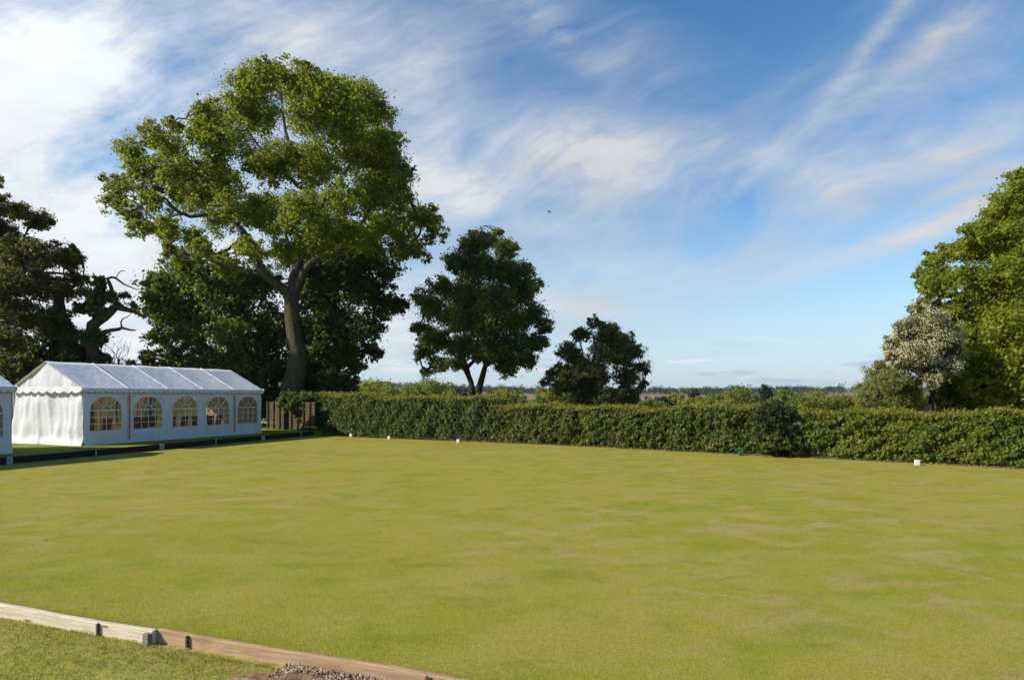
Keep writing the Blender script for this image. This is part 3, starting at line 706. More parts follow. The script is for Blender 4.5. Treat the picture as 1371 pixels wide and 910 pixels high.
    z = Ht(s) + tall * rg.uniform(-.3, 1, k); q, d, bk = put(s, u, z); q = q + [0, 0, z0]
    V = leafV(q, np.tile([0, 0, .2], (k, 1)), size * .85, .1, .8)
    link('new_growth', mesh_np('new_growth', V - base, quads(V)), M[tipmat], root)
    # woody stems, then a solid dark core standing in for the shade inside
    ch = []
    for i in range(int(Lh * 7)):
        s0 = rg.uniform(.05, Lh - .05); uu = rg.uniform(.1, w - .1); hh = Ht(np.array([s0]))[0]
        p0 = put(np.array([s0]), np.array([uu]), np.array([0.]))[0][0]; k = 5; pts_ = []
        for j in range(k):
            f = j / (k - 1); pts_.append(p0 + np.array([rg.normal() * .07, rg.normal() * .07, 0]) * (j > 0) * 1.3 + np.array([0, 0, f * hh * .9 + z0]))
        ch.append((np.array(pts_), np.linspace(.017, .005, k)))
    V, F = tube_np(ch, 5, 4); link('stems', mesh_np('stems', V - base, F, True), M['twig'], root)
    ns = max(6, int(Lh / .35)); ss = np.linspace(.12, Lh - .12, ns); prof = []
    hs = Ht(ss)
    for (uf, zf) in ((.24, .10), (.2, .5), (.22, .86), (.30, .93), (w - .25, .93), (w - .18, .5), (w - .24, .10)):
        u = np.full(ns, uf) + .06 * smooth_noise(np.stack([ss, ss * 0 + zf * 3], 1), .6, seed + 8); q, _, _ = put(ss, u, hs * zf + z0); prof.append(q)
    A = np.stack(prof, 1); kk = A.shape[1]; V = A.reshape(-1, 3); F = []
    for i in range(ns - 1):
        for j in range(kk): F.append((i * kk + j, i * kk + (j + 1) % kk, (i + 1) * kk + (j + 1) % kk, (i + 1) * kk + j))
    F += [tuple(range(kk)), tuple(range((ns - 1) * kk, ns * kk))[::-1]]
    link('dark_core', mesh_py('dark_core', V - base, F), M['core'], root)
    return root
def foot(px, py): return on(px, py - 1, 0)
hedge('clipped_hedge', 'short dark clipped hedge at the far left corner beside the wooden fence', [foot(420, 581), foot(495, 585)], 1.5, [1.98, 1.93], 'hedge_blue', 21000, .095, 51)
hedge('clipped_hedge', 'clipped bluish green hedge under the dark two-stemmed tree', [foot(497, 585), foot(560, 588), foot(655, 592)], 1.7, [1.78, 1.82, 1.80], 'hedge_blue', 34000, .095, 52)
hedge('clipped_hedge', 'long clipped hedge with yellow tips running from the two-stemmed tree to the dark rounded shrub', [foot(657, 592), foot(760, 597), foot(880, 603), foot(1012, 610)], 1.8, [1.50, 1.46, 1.42, 1.60], 'hedge_mid', 62000, .095, 53)
hedge('clipped_hedge', 'fresh green clipped hedge running out of the photo at the right', [foot(1078, 612.5), foot(1200, 619), foot(1371, 628), foot(1371, 628) * np.array([1, 1, 1]) + (foot(1371, 628) - foot(1200, 619)) * 1.0], 1.7, [1.40, 1.37, 1.42, 1.44], 'hedge_fresh', 90000, .085, 54)
def litter(n, seed):
    rg = np.random.default_rng(seed); line = np.array([foot(418, 581), foot(560, 588), foot(760, 597), foot(880, 603), foot(1012, 610), foot(1200, 619), foot(1371, 628), foot(1371, 628) * 2 - foot(1200, 619)])[:, :2]
    S = np.concatenate([[0], np.cumsum(np.linalg.norm(np.diff(line, axis=0), axis=1))]); s_ = rg.uniform(0, S[-1], n); u = rg.normal(size=n) * .11 + .02
    x = np.interp(s_, S, line[:, 0]) + .5 * u; y = np.interp(s_, S, line[:, 1]) + .86 * u; P = np.stack([x, y, rg.uniform(.004, .03, n)], 1)
    N = unit(rg.normal(size=(n, 3)) * .6 + [0, 0, 1]); T = unit(np.cross(N, rg.normal(size=(n, 3)))); B = np.cross(N, T); l = rg.uniform(.03, .075, (n, 1))
    V = np.stack([P - T * l / 2, P + B * l * .3, P + T * l / 2, P - B * l * .3], 1).reshape(-1, 3)
    o = link('leaf_litter', mesh_np('leaf_litter', V, quads(V)), M['litter']); o['kind'] = 'stuff'
litter(9000, 61)
rgb = on(1042, 611)
bush('yew_shrub', 'dark rounded shrub bulging above the gap between the two long hedges', rgb[1] + .9, [(1026,550,13),(1044,549,13),(1057,558,11),(1035,545,9),(1038,568,16),(1062,572,10),(1018,560,12),(1040,590,18),(1062,590,14),(1022,585,14),(1072,585,8)], 'yew_leaf', 22000, .07, 37, z0=-.05, sprig=.08)
bush('bay_shrub', 'small grey-green leafy shrub in the hedge gap in front of the dark rounded one', rgb[1] + .35, [(1058,572,9),(1066,582,9),(1053,582,9),(1070,592,8)], 'hedge_blue', 3000, .085, 38, z0=-.05, sprig=.07)
bush('box_shrub', 'low yellowish green shrub at the foot of the hedge gap', rgb[1] + .15, [(1036,588,10),(1050,596,10),(1036,600,10),(1064,601,10),(1026,592,8),(1074,604,9),(1024,604,8)], 'hedge_fresh', 5200, .07, 39, z0=-.05, sprig=.07)
bush('viburnum_shrub', 'leafy sunlit green bush over the wooden fence at the hedge end', 33.0, [(380,532,8),(395,535,12),(410,532,10),(388,545,9),(405,548,12),(422,548,8)], 'lime_leaf', 6000, .14, 40)

# --- wooden fence
fd0 = np.array([-12.9, 33.4, BZ]); fd1 = np.array([-9.75, 31.4, BZ]); fdir = unit(fd1 - fd0); fl = np.linalg.norm(fd1 - fd0)
root = empty('wooden_fence', fd0, 'brown slatted wooden fence between the marquee and the hedge', 'fence'); RF = Matrix.Rotation(math.atan2(fdir[1], fdir[0]), 3, 'Z')
mb = MB()
for i in range(9):
    c = fdir * fl / 2; mb.box((c[0], c[1], .12 + i * .155), (fl, .02, .135), RF)
mb.obj('slat_panel', M['fence_wood'], root)
for i in range(8):
    f = (i + .3) / 8; big = (i == 3); c = fdir * fl * f + np.array([-.02, -.05, 0]); mb = MB()
    w_ = .15 if big else .045; mb.box((c[0] - (.03 if big else 0), c[1] - (.05 if big else 0), .78 if big else .73), (w_, w_, 1.56 if big else 1.46), RF); mb.obj('post', M['fence_post'], root, bevel=.004)

# ------------------------------------------------------------------ marquees
TD = np.array([.39, .921]); TL, TW, EH, RH = 8.25, 4.0, 2.0, 2.97
trz = math.atan2(TD[1], TD[0])      # local x along the long side, local y to the left (away from the green)
NB = 5; BW = TL / NB
def wrinkle(u, z, seed, amp):
    P = np.stack([u, z], 1)
    v = smooth_noise(P * [1, .22], .9, seed, 3) * .65 + smooth_noise(P @ np.array([[.8, .45], [-.5, .5]]), .7, seed + 1, 2) * .35
    return amp * v * (0.35 + .65 * np.clip(1 - np.abs(z / EH - .45) * 1.1, 0, 1))
def win_arch(u):     # window profile top at lateral offset u (from bay centre), half width
    hw_, spring, rise = .59, 1.22, .50
    return spring + rise * math.sqrt(max(0, 1 - (u / hw_) ** 2))
WB, HWN = .50, .59
def side_bay(x0, yl, out, seed):
    """wall of one bay with an arched opening; out = +1/-1 outward sign along local y"""
    xc = x0 + BW / 2; V, F = [], []
    us = list(np.linspace(-BW / 2, -HWN, 5)) + [-HWN * math.cos(a) for a in np.linspace(0, math.pi, 19)][1:-1] + list(np.linspace(HWN, BW / 2, 5))
    def col(u, z0, z1, n):
        b_ = len(V)
        for k in range(n + 1): V.append((u, z0 + (z1 - z0) * k / n))
        return list(range(b_, b_ + n + 1))
    for a, b_ in zip(us[:-1], us[1:]):
        inside = a >= -HWN - 1e-6 and b_ <= HWN + 1e-6
        ranges = [((0, 0), (EH, EH), 14)] if not inside else [((0, 0), (WB, WB), 5), ((win_arch(a), win_arch(b_)), (EH, EH), 4)]
        for (za, zb), (za1, zb1), n in ranges:
            c0 = col(a, za, za1, n); c1 = col(b_, zb, zb1, n)
            for k in range(n): F.append((c0[k], c1[k], c1[k + 1], c0[k + 1]))
    V = np.array(V); flare = .05 * np.clip(1 - V[:, 1] / .5, 0, 1) ** 2
    dy = wrinkle(V[:, 0] + xc, V[:, 1], seed, .050) + flare
    # keep the opening edge and bay posts calmer
    X = V[:, 0] + xc
    return np.stack([X, yl + out * dy, V[:, 1]], 1), F
def gable(xl, out, seed):
    n, m = 46, 26; V, F = [], []
    for i in range(n + 1):
        y = TW * i / n; top = EH + (RH - EH) * (1 - abs(y - TW / 2) / (TW / 2)) - .015
        for j in range(m + 1): V.append((y, top * j / m))
    for i in range(n):
        for j in range(m): F.append((i * (m + 1) + j, (i + 1) * (m + 1) + j, (i + 1) * (m + 1) + j + 1, i * (m + 1) + j + 1))
    V = np.array(V); fold = (.05 * np.exp(-((V[:, 0] - 1.75 - .12 * V[:, 1]) / .09) ** 2) + .06 * np.exp(-((V[:, 0] - 3.35 + .1 * V[:, 1]) / .12) ** 2) + .045 * np.exp(-((V[:, 0] - 2.5) / .07) ** 2) + .06 * np.exp(-((V[:, 0] - .75 - .45 * (V[:, 1] - .6)) / .10) ** 2) + .03 * np.sin(V[:, 0] * 2.2 + V[:, 1])) * np.clip((EH - V[:, 1]) / .5, .15, 1)
    dy = wrinkle(V[:, 0] * 1.1, V[:, 1], seed, .085) + fold - .03 + .10 * np.clip(1 - V[:, 1] / .35, 0, 1) ** 1.5
    return np.stack([xl + out * dy, V[:, 0], V[:, 1]], 1), F
def make_tent(loc, label):
    root = empty('marquee', loc, label, 'marquee', None, trz)
    # roof: two slopes, slightly slack between the frames
    n, m = 40, 10; OV = .06; V, F = [], []
    for i in range(n + 1):
        x = -OV + (TL + 2 * OV) * i / n; ph = (x / BW) % 1.0; sag = .035 * math.sin(math.pi * ph) ** 2
        for j in range(2 * m + 1):
            y = -OV + (TW + 2 * OV) * j / (2 * m); f = 1 - abs(y - TW / 2) / (TW / 2 + OV)
            z = EH - .01 + (RH - EH) * f * (1 + .0) - sag * math.sin(math.pi * min(1, f * .9 + .1)) + .008 * math.sin(x * 5 + j * 2.1)
            V.append((x, y, z + .02))
    for i in range(n):
        for j in range(2 * m): a = i * (2 * m + 1) + j; F.append((a, a + 2 * m + 1, a + 2 * m + 2, a + 1))
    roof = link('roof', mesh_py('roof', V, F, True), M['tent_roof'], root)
    mb = MB()
    for i in range(1, NB):
        x = BW * i
        for s in (0, 1):
            y0 = -OV if s == 0 else TW + OV
            mb.tube([(x, y0, EH + .018), (x, TW / 2, RH + .022)], .014, 5)
    mb.obj('seam', M['tent_roof'], roof)
    for i in (1, 4):
        mb = MB(); x = BW * i + .03
        mb.box((x, TW / 4 - .03, (EH + RH) / 2 + .035), (.035, math.hypot(TW / 2, RH - EH), .006), Matrix.Rotation(math.atan2(RH - EH, TW / 2), 3, 'X'))
        mb.obj('strap', M['pink_strap'], roof)
    for side, yl, out in (('n', 0.0, -1), ('f', TW, 1)):
        V, F = [], []
        for i in range(NB):
            v, f = side_bay(i * BW, yl, out, 70 + i + (20 if out > 0 else 0)); b_ = len(V); V += list(v); F += [tuple(k + b_ for k in q) for q in f]
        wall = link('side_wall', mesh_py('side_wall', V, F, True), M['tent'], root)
        for i in range(NB):
            xc = (i + .5) * BW; yy = yl - out * .012
            N = 18; ring = [(-HWN, WB)] + [(HWN, WB)] + [(HWN * math.cos(a), 1.22 + .5 * math.sin(a)) for a in np.linspace(0, math.pi, N)]
            pv = [(xc + u, yy, z) for u, z in ring]
            win = link('window', mesh_py('window', pv, [tuple(range(len(pv)))]), M['pane'], root)
            mb = MB(); fy = yl + out * .016
            for k in (1, 2, 3):
                u = -HWN + 2 * HWN * k / 4; mb.box((xc + u, fy, (WB + 1.22) / 2), (.018, .008, 1.22 - WB))
            for k in range(1, 4):
                mb.box((xc, fy + out * .003, WB + (1.22 - WB) * k / 3), (2 * HWN, .008, .016 if k < 3 else .03))
            for a in (45, 90, 135):
                a = math.radians(a); p0 = (xc + .16 * math.cos(a), fy, 1.22 + .14 * math.sin(a)); p1 = (xc + HWN * math.cos(a), fy, 1.22 + .5 * math.sin(a))
                mb.tube([p0, p1], .013, 4)
            mb.tube([(xc + .17 * math.cos(a), fy, 1.22 + .15 * math.sin(a)) for a in np.linspace(0, math.pi, 9)], .013, 4)
            mb.tube([(xc + HWN * math.cos(a), fy, 1.22 + .5 * math.sin(a)) for a in np.linspace(0, math.pi, 15)], .016, 4)
            mb.obj('glazing_bars', M['mullion'], win)
        # scalloped valance
        V, F = [], []; K = NB * 8 * 6
        for i in range(K + 1):
            x = -OV + (TL + 2 * OV) * i / K; ph = (i % 6) / 6; zb = EH - .10 - .075 * abs(math.sin(math.pi * i / 6)) ** .7
            V += [(x, yl + out * (OV + .012), EH + .015), (x, yl + out * (OV + .02 + .01 * math.sin(x * 9)), zb)]
        F = [(2 * i, 2 * i + 2, 2 * i + 3, 2 * i + 1) for i in range(K)]
        val = link('valance', mesh_py('valance', V, F, True), M['tent'], root)
        mb = MB()
        mb.tube([(v[0], v[1] + out * .006, v[2]) for v in V[1::2]], .011, 4); mb.obj('shade_trim', M['tent_shade_trim'], val)
        if out < 0:
            for i in (1, 4):
                mb = MB(); mb.box((BW * i + .02, -.075, EH / 2 - .05), (.055, .006, EH - .35)); mb.obj('strap', M['red_strap'], root)
        for i in range(NB + 1):
            mb = MB(); x = min(max(BW * i, .03), TL - .03); mb.tube([(x, yl - out * .06, 0), (x, yl - out * .06, EH - .02)], .024, 8); mb.obj('pole', M['steel'], root)
    for xl, out, sd in ((0.0, -1, 91), (TL, 1, 95)):
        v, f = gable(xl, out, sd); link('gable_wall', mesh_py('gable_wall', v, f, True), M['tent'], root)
        V, F = [], []; K = 9 * 8
        for i in range(K + 1):
            y = -OV + (TW + 2 * OV) * i / K; zb = EH - .08 - .085 * abs(math.sin(math.pi * i / 8)) ** .7
            V += [(xl + out * .10, y, EH + .06), (xl + out * (.12 + .012 * math.sin(y * 7)), y, zb)]
        F = [(2 * i, 2 * i + 2, 2 * i + 3, 2 * i + 1) for i in range(K)]
        val = link('valance', mesh_py('valance', V, F, True), M['tent'], root)
    mb = MB()
    for i in range(NB + 1):
        x = min(max(BW * i, .03), TL - .03)
        mb.tube([(x, .06, EH - .03), (x, TW / 2, RH - .06), (x, TW - .06, EH - .03)], .02, 6)
    mb.tube([(.03, TW / 2, RH - .06), (TL - .03, TW / 2, RH - .06)], .02, 6)
    mb.obj('roof_frame', M['steel'], root)
    return root
tc = on(111, 596.5, BZ)
def copy_tree(o, parent=None):
    c = o.copy(); COL.objects.link(c)
    if parent: c.parent = parent
    for ch in o.children: copy_tree(ch, c)
    return c
tent = make_tent((tc[0], tc[1], BZ), 'white marquee with five arched windows, its bright gable facing left, on the bank')
t2 = copy_tree(tent); off = np.array([-TD[0], -TD[1]]) * (TL + 1.9)
t2.location = (-15.12 - TD[0] * TL, 19.2 - TD[1] * TL, BZ)
t2['label'] = 'second white marquee, cut off by the left edge of the photo'
# red chairs inside the marquee
def tent_pt(x, y, z=0): return np.array([tc[0] + x * TD[0] - y * TD[1], tc[1] + x * TD[1] + y * TD[0], BZ + z])
def make_chair(label):
    r = empty('plastic_chair', (0, 0, 0), label, 'chair', 'red chairs inside the marquee')
    mb = MB(); mb.box((0, 0, .45), (.42, .42, .03)); mb.obj('seat', M['red_plastic'], r, bevel=.01)
    mb = MB(); mb.box((0, .20, .68), (.42, .03, .42), Matrix.Rotation(-.15, 3, 'X')); mb.obj('backrest', M['red_plastic'], r, bevel=.01)
    for sx in (-1, 1):
        for sy in (-1, 1):
            mb = MB(); mb.tube([(sx * .2, sy * .2, 0), (sx * .17, sy * .17, .44)], [.014, .018], 6); mb.obj('leg', M['red_plastic'], r)
    return r
ch0 = make_chair('red plastic chair seen through the marquee windows'); k = 0
for bx, by in ((.6, .8), (1.2, .75), (2.2, .7), (2.75, .75), (3.0, 1.5), (3.9, .7), (4.5, .75), (5.2, .8), (5.8, .7), (6.3, .8), (4.2, 2.2), (1.0, 2.4)):
    c = ch0 if k == 0 else copy_tree(ch0); p = tent_pt(bx, by); c.location = p; c.rotation_euler = (0, 0, trz + math.pi + .3 * math.sin(k * 2.3)); k += 1

# ------------------------------------------------------------------ markers on the ditch and hedge side
def marker(name, label, loc, mat, s=(.15, .10, .15), rz=0, mark=True, group=None, cat='marker'):
    r = empty(name, loc, label, cat, group, rz)
    mb = MB(); mb.box((0, 0, s[2] / 2), s, taper=.86); mb.obj('block', mat, r, bevel=.012)
    if mark:
        mb = MB(); pts = [(.028 * math.cos(a), -s[1] / 2 - .001, s[2] * .5 + .036 * math.sin(a)) for a in np.linspace(.4, 5.9, 9)]
        mb.tube(pts, .008, 4); mb.obj('marking', M['mark'], r)
    return r
G1 = 'white rink markers along the hedge'
for (px, py), lab in (((470, 584.5), 'white rink marker block by the hedge, nearest the wooden fence'), ((521, 588), 'white rink marker block by the hedge, second from the wooden fence'),
    ((613.5, 592.5), 'white rink marker block on the grass under the two-stemmed tree'), ((1228, 622.5), 'white rink marker block at the foot of the fresh green right-hand hedge')):
    p = on(px, py); marker('rink_marker', lab, p, M['white_paint'], (.14, .10, .15), -.3, False, G1)
def ditch(px, out=.06):    # a point in front of the ditch board under image column px
    k = (px - CX) / FPX; a = edge0; d = ldir; s = (a[0] - k * a[1]) / (k * d[1] - d[0]); p = a + d * s - lnorm * out; return np.array([p[0], p[1], 0.0])
G2 = 'grey number markers along the ditch board'
for px, lab in ((11, 'grey number marker on the ditch board below the cut-off marquee'), (215, 'grey number marker on the ditch board under the third marquee window'), (351, 'grey number marker on the ditch board at the far end of the marquee')):
    marker('number_marker', lab, ditch(px), M['grey_paint'], (.15, .06, .20), ang - math.pi / 2 + .9, True, G2)
G3 = 'thin white stakes along the ditch board'
for px, lab in ((127, 'thin white stake on the ditch board below the marquee corner'), (288, 'thin white stake on the ditch board under the fourth marquee window'), (402, 'thin white stake at the far end of the ditch board by the fence')):
    p = ditch(px, .05); r = empty('marker_stake', p, lab, 'stake', G3, ang); mb = MB(); mb.box((0, 0, .12), (.035, .02, .24)); mb.box((0, 0, .25), (.035, .02, .02), taper=.4); mb.obj('stake', M['grey_paint'], r)
p = on(992, 609.5); r = empty('sprinkler_box', p, 'small green plastic box on the grass at the foot of the hedge', 'box')
mb = MB(); mb.box((0, 0, .06), (.17, .12, .12), taper=.9); mb.obj('body', M['green_plastic'], r, bevel=.012)
mb = MB(); mb.box((0, 0, .131), (.165, .115, .022), taper=.8); mb.obj('lid', M['green_plastic'], r, bevel=.006)

# ------------------------------------------------------------------ near timber edging
ba = math.atan2(bd[1], bd[0]); bn = np.array([bd[1], -bd[0], 0])     # bn points to the camera side
def board(name, label, s0, s1, out, zc, th, h, mat, pegs, nseg=40, seed=1):
    rg = np.random.default_rng(seed); r = empty(name, (b0 + bd * s0 + bn * out) + [0, 0, 0], label, 'timber edging', 'timber boards along the near edge', ba)
    Lb = s1 - s0; V, F = [], []
    for i in range(nseg + 1):
        x = Lb * i / nseg; w1 = .004 * math.sin(x * 3.1 + seed) + rg.normal() * .0016; w2 = .006 * math.sin(x * 1.3 + seed * 2)
        for y, z in ((-th / 2, -h / 2), (-th / 2, h / 2 - .006), (-th / 2 + .006, h / 2), (th / 2 - .006, h / 2), (th / 2, h / 2 - .006), (th / 2, -h / 2)):
            V.append((x, y + w2 + rg.normal() * .0008, zc + z + (w1 + rg.normal() * .0012 if z > 0 else 0)))
    for i in range(nseg):
        for j in range(6): F.append((i * 6 + j, i * 6 + (j + 1) % 6, i * 6 + 6 + (j + 1) % 6, i * 6 + 6 + j))
    F += [(0, 1, 2, 3, 4, 5)[::-1], tuple(range(nseg * 6, nseg * 6 + 6))]
    link('plank', mesh_py('plank', V, F), M[mat], r)
    for s in pegs:
        mb = MB(); mb.box((s - s0, -th / 2 - .016, zc + .002), (.017, .022, h * .70)); mb.box((s - s0, -th / 2 - .016, zc + h * .37 + .008), (.017, .022, .012), taper=.6)
        mb.obj('peg', M['peg_wood'], r)
    return r
sx = lambda px: float(((b0[0] - (px - CX) / FPX * b0[1]) / ((px - CX) / FPX * bd[1] - bd[0])))
s_end = sx(214)
board('timber_edging', 'pale weathered timber board edging the green at lower left', -6.0, s_end, .045, -.030, .05, .125, 'old_board', [sx(144), -1.2, -3.0], seed=1)
board('timber_edging', 'brown treated timber board edging the green, running right from the pale one', s_end + .002, 9.0, .0, -.028, .045, .112, 'new_board', [sx(256), sx(575), sx(578) + .9, 5.6], nseg=70, seed=2)
p = b0 + bd * (s_end + .01) + bn * .088
r = empty('timber_block', (p[0], p[1], -.1), 'short grey timber block bracing the joint of the two edging boards', 'timber block', None, ba)
mb = MB(); mb.box((-.04, 0, .06), (.06, .045, .115), taper=.97); mb.obj('block', M['grey_wood'], r, bevel=.005)

# foreground soil heap, gravel, offcut, rough grass
def heap(name, cx, cy, rx, ry, h, mat, seed):
    n = 44; xs = np.linspace(-1, 1, n); X, Y = np.meshgrid(xs, xs); rr = np.sqrt(X ** 2 + Y ** 2)
    nz = smooth_noise(np.stack([X.ravel(), Y.ravel()], 1), 1.6, seed, 4).reshape(n, n)
    Z = h * np.clip(1 - rr ** 2.2 + .25 * nz, -.3, 1.3) + .012 * smooth_noise(np.stack([X.ravel(), Y.ravel()], 1), 9, seed + 1, 2).reshape(n, n)
    V = np.stack([cx + X * rx, cy + Y * ry, -.085 + Z], -1).reshape(-1, 3); i = np.arange(n - 1)[:, None] * n + np.arange(n - 1)[None]
    o = link(name, mesh_np(name, V, np.stack([i, i + 1, i + n + 1, i + n], -1).reshape(-1, 4), True), mat); o['kind'] = 'structure'; return o
hp = on(365, 915, -.0); heap('soil', hp[0] + .0, hp[1] + .07, .52, .30, .060, M['soil'], 5)
gp = on(480, 922, -.05)
def pebbles(n, seed):
    rg = np.random.default_rng(seed); ico = [(0, 0, 1), (.9, 0, .3), (.28, .85, .35), (-.72, .53, .3), (-.72, -.53, .3), (.28, -.85, .35), (.72, .53, -.4), (-.28, .85, -.4), (-.9, 0, -.4), (-.28, -.85, -.4), (.72, -.53, -.4), (0, 0, -1)]
    fc = [(0,1,2),(0,2,3),(0,3,4),(0,4,5),(0,5,1),(1,6,2),(2,7,3),(3,8,4),(4,9,5),(5,10,1),(6,7,2),(7,8,3),(8,9,4),(9,10,5),(10,6,1),(11,7,6),(11,8,7),(11,9,8),(11,10,9),(11,6,10)]
    I = unit(np.array(ico, float)); V, F = [], []
    for k in range(n):
        s = rg.uniform(-.15, 1.3); t = .05 + rg.uniform(0, 1) ** 1.3 * .38; q = b0 + bd * (sx(415) + s) + bn * t
        r_ = rg.uniform(.005, .0135); A = I * (r_ * rg.uniform(.7, 1.25, 3)) * rg.uniform(.85, 1.15, (12, 1)); a = rg.uniform(0, 6.28); c, s_ = math.cos(a), math.sin(a)
        A = A @ np.array([[c, -s_, 0], [s_, c, 0], [0, 0, 1]]); b_ = len(V); V += list(A + [q[0], q[1], -.060 + rg.uniform(0, .022)]); F += [(x + b_, y + b_, z + b_) for x, y, z in fc]
    o = link('gravel', mesh_np('gravel', np.array(V), np.array(F), True), M['pebble']); o['kind'] = 'stuff'
pebbles(4200, 8)
heap('soil', gp[0], gp[1] - .12, .95, .42, .035, M['soil'], 15)
p = b0 + bd * (sx(411)) + bn * .13
r = empty('timber_offcut', (p[0], p[1], -.052), 'small pale timber offcut lying between the soil and the gravel', 'timber offcut', None, ba + 1.1)
mb = MB(); mb.box((0, 0, .0), (.13, .055, .02), Matrix.Rotation(.12, 3, 'X')); mb.box((.0, .0, .011), (.12, .02, .004)); mb.obj('chip', M['chip_wood'], r, bevel=.003)

def blades(n, seed, pick, h, w, name, mat, z0, lean=.5):
    rg = np.random.default_rng(seed); P = pick(rg, n); n = len(P); a = rg.uniform(0, 6.28, n); T = np.stack([np.cos(a), np.sin(a), np.zeros(n)], 1)
    hh = h * rg.uniform(.5, 1.3, (n, 1)); le = rg.normal(size=(n, 2)) * lean; tip = np.concatenate([le, np.ones((n, 1))], 1) * hh; mid = tip * np.array([.35, .35, .6])
    B = np.concatenate([P, np.full((n, 1), z0)], 1)
    V = np.stack([B - T * w / 2, B + T * w / 2, B + mid + T * w * .4, B + tip, B + mid - T * w * .4], 1).reshape(-1, 3)
    o = link(name, mesh_np(name, V, np.arange(len(V)).reshape(-1, 5)), mat); o['kind'] = 'stuff'; return o
def pick_rough(rg, n):
    s = rg.uniform(-5, 7, n); t = .085 + rg.uniform(0, 1, n) ** 1.4 * 2.6; q = b0[:2] + np.outer(s, bd[:2]) + np.outer(t, bn[:2])
    dn = smooth_noise(q, .9, 3, 2); keep = rg.uniform(-1.0, 1.0, n) < dn + .75
    e = ((q[:, 0] - hp[0]) / .52) ** 2 + ((q[:, 1] - hp[1]) / .38) ** 2
    grav = (s > sx(405)) & (t < .55) & (s < sx(405) + 1.7); return q[keep & (e > .9) & ~grav]
blades(120000, 21, pick_rough, .022, .0032, 'rough_grass', M['blade'], -.078, .7)
def pick_turf(rg, n):
    s = rg.uniform(-6, 9, n); t = .02 + rg.uniform(0, 1, n) ** 2.6 * 4.0; q = b0[:2] + np.outer(s, bd[:2]) - np.outer(t, bn[:2]); return q
blades(150000, 22, pick_turf, .006, .003, 'turf_grass', M['turf_blade'], -.001, .8)

# ------------------------------------------------------------------ valley behind the hedge
def field(name, pts, mat, off=.35, n=26):
    (x0, y0), (x1, y1), (x2, y2), (x3, y3) = pts; U, W = np.meshgrid(np.linspace(0, 1, n), np.linspace(0, 1, n))
    X = (1 - U) * (1 - W) * x0 + U * (1 - W) * x1 + U * W * x2 + (1 - U) * W * x3; Y = (1 - U) * (1 - W) * y0 + U * (1 - W) * y1 + U * W * y2 + (1 - U) * W * y3
    V = np.stack([X, Y, terrain_z(X, Y) + off], -1).reshape(-1, 3); i = np.arange(n - 1)[:, None] * n + np.arange(n - 1)[None]
    o = link(name, mesh_np(name, V, np.stack([i, i + 1, i + n + 1, i + n], -1).reshape(-1, 4), True), mat); o['kind'] = 'structure'
X_ = lambda px, D: (px - CX) / FPX * D
field('ploughed_field', [(X_(840, 560), 560), (X_(1105, 560), 560), (X_(1110, 900), 900), (X_(835, 900), 900)], M['field'])
field('ploughed_field', [(X_(655, 620), 620), (X_(735, 620), 620), (X_(735, 980), 980), (X_(655, 980), 980)], M['field'])
field('ploughed_field', [(X_(1100, 800), 800), (X_(1240, 800), 800), (X_(1240, 1050), 1050), (X_(1110, 1050), 1050)], M['field'])
field('pasture', [(X_(880, 1150), 1150), (X_(990, 1150), 1150), (X_(990, 1500), 1500), (X_(880, 1500), 1500)], M['pasture'])
field('pasture', [(X_(560, 250), 250), (X_(760, 250), 250), (X_(760, 480), 480), (X_(540, 480), 480)], M['pasture'])

mid = [ # px, py top, half width px, D, material
 (505,516,22,95,'scrub_a'),(545,520,20,105,'scrub_a'),(585,514,20,80,'scrub_b'),(560,527,18,60,'scrub_b'),(612,524,14,70,'scrub_c'),(600,530,18,62,'scrub_a'),
 (485,522,16,120,'scrub_b'),(667,526,14,85,'scrub_a'),(690,532,12,95,'scrub_a'),(742,528,14,80,'scrub_a'),(720,536,14,60,'scrub_b'),
 (887,532,14,100,'scrub_c'),(905,526,13,120,'scrub_a'),(930,534,14,95,'scrub_a'),(955,530,14,110,'scrub_b'),(965,540,16,80,'scrub_a'),(994,518,18,90,'scrub_b'),(1010,530,16,100,'scrub_c'),
 (1035,534,12,85,'scrub_a'),(1058,524,17,120,'scrub_b'),(1092,530,24,75,'scrub_a'),(1078,538,14,70,'scrub_a'),(1120,540,16,90,'scrub_c'),(1138,545,12,80,'scrub_a'),(1150,534,12,70,'scrub_b'),(870,540,12,70,'scrub_b'),(850,546,12,60,'scrub_c'),(1112,534,12,140,'scrub_a'),(1066,533,19,64,'scrub_b'),(1104,537,20,58,'scrub_a'),(1133,541,17,56,'scrub_a'),(1143,536,12,95,'scrub_b'),(925,537,15,66,'scrub_a'),(990,535,16,60,'scrub_a'),(530,524,18,66,'scrub_b'),(495,524,16,70,'scrub_a'),(975,524,9,220,'scrub_c'),(930,524,8,260,'scrub_c'),(1025,520,8,240,'scrub_c')]
desc = {'scrub_a': 'yellowish', 'scrub_b': 'green', 'scrub_c': 'dark'}
lm = [(1240, 'the pale hawthorn'), (1048, 'the dark rounded shrub'), (798, 'the small olive tree'), (637, 'the two-stemmed tree'), (391, 'the oak trunk')]
used = set()
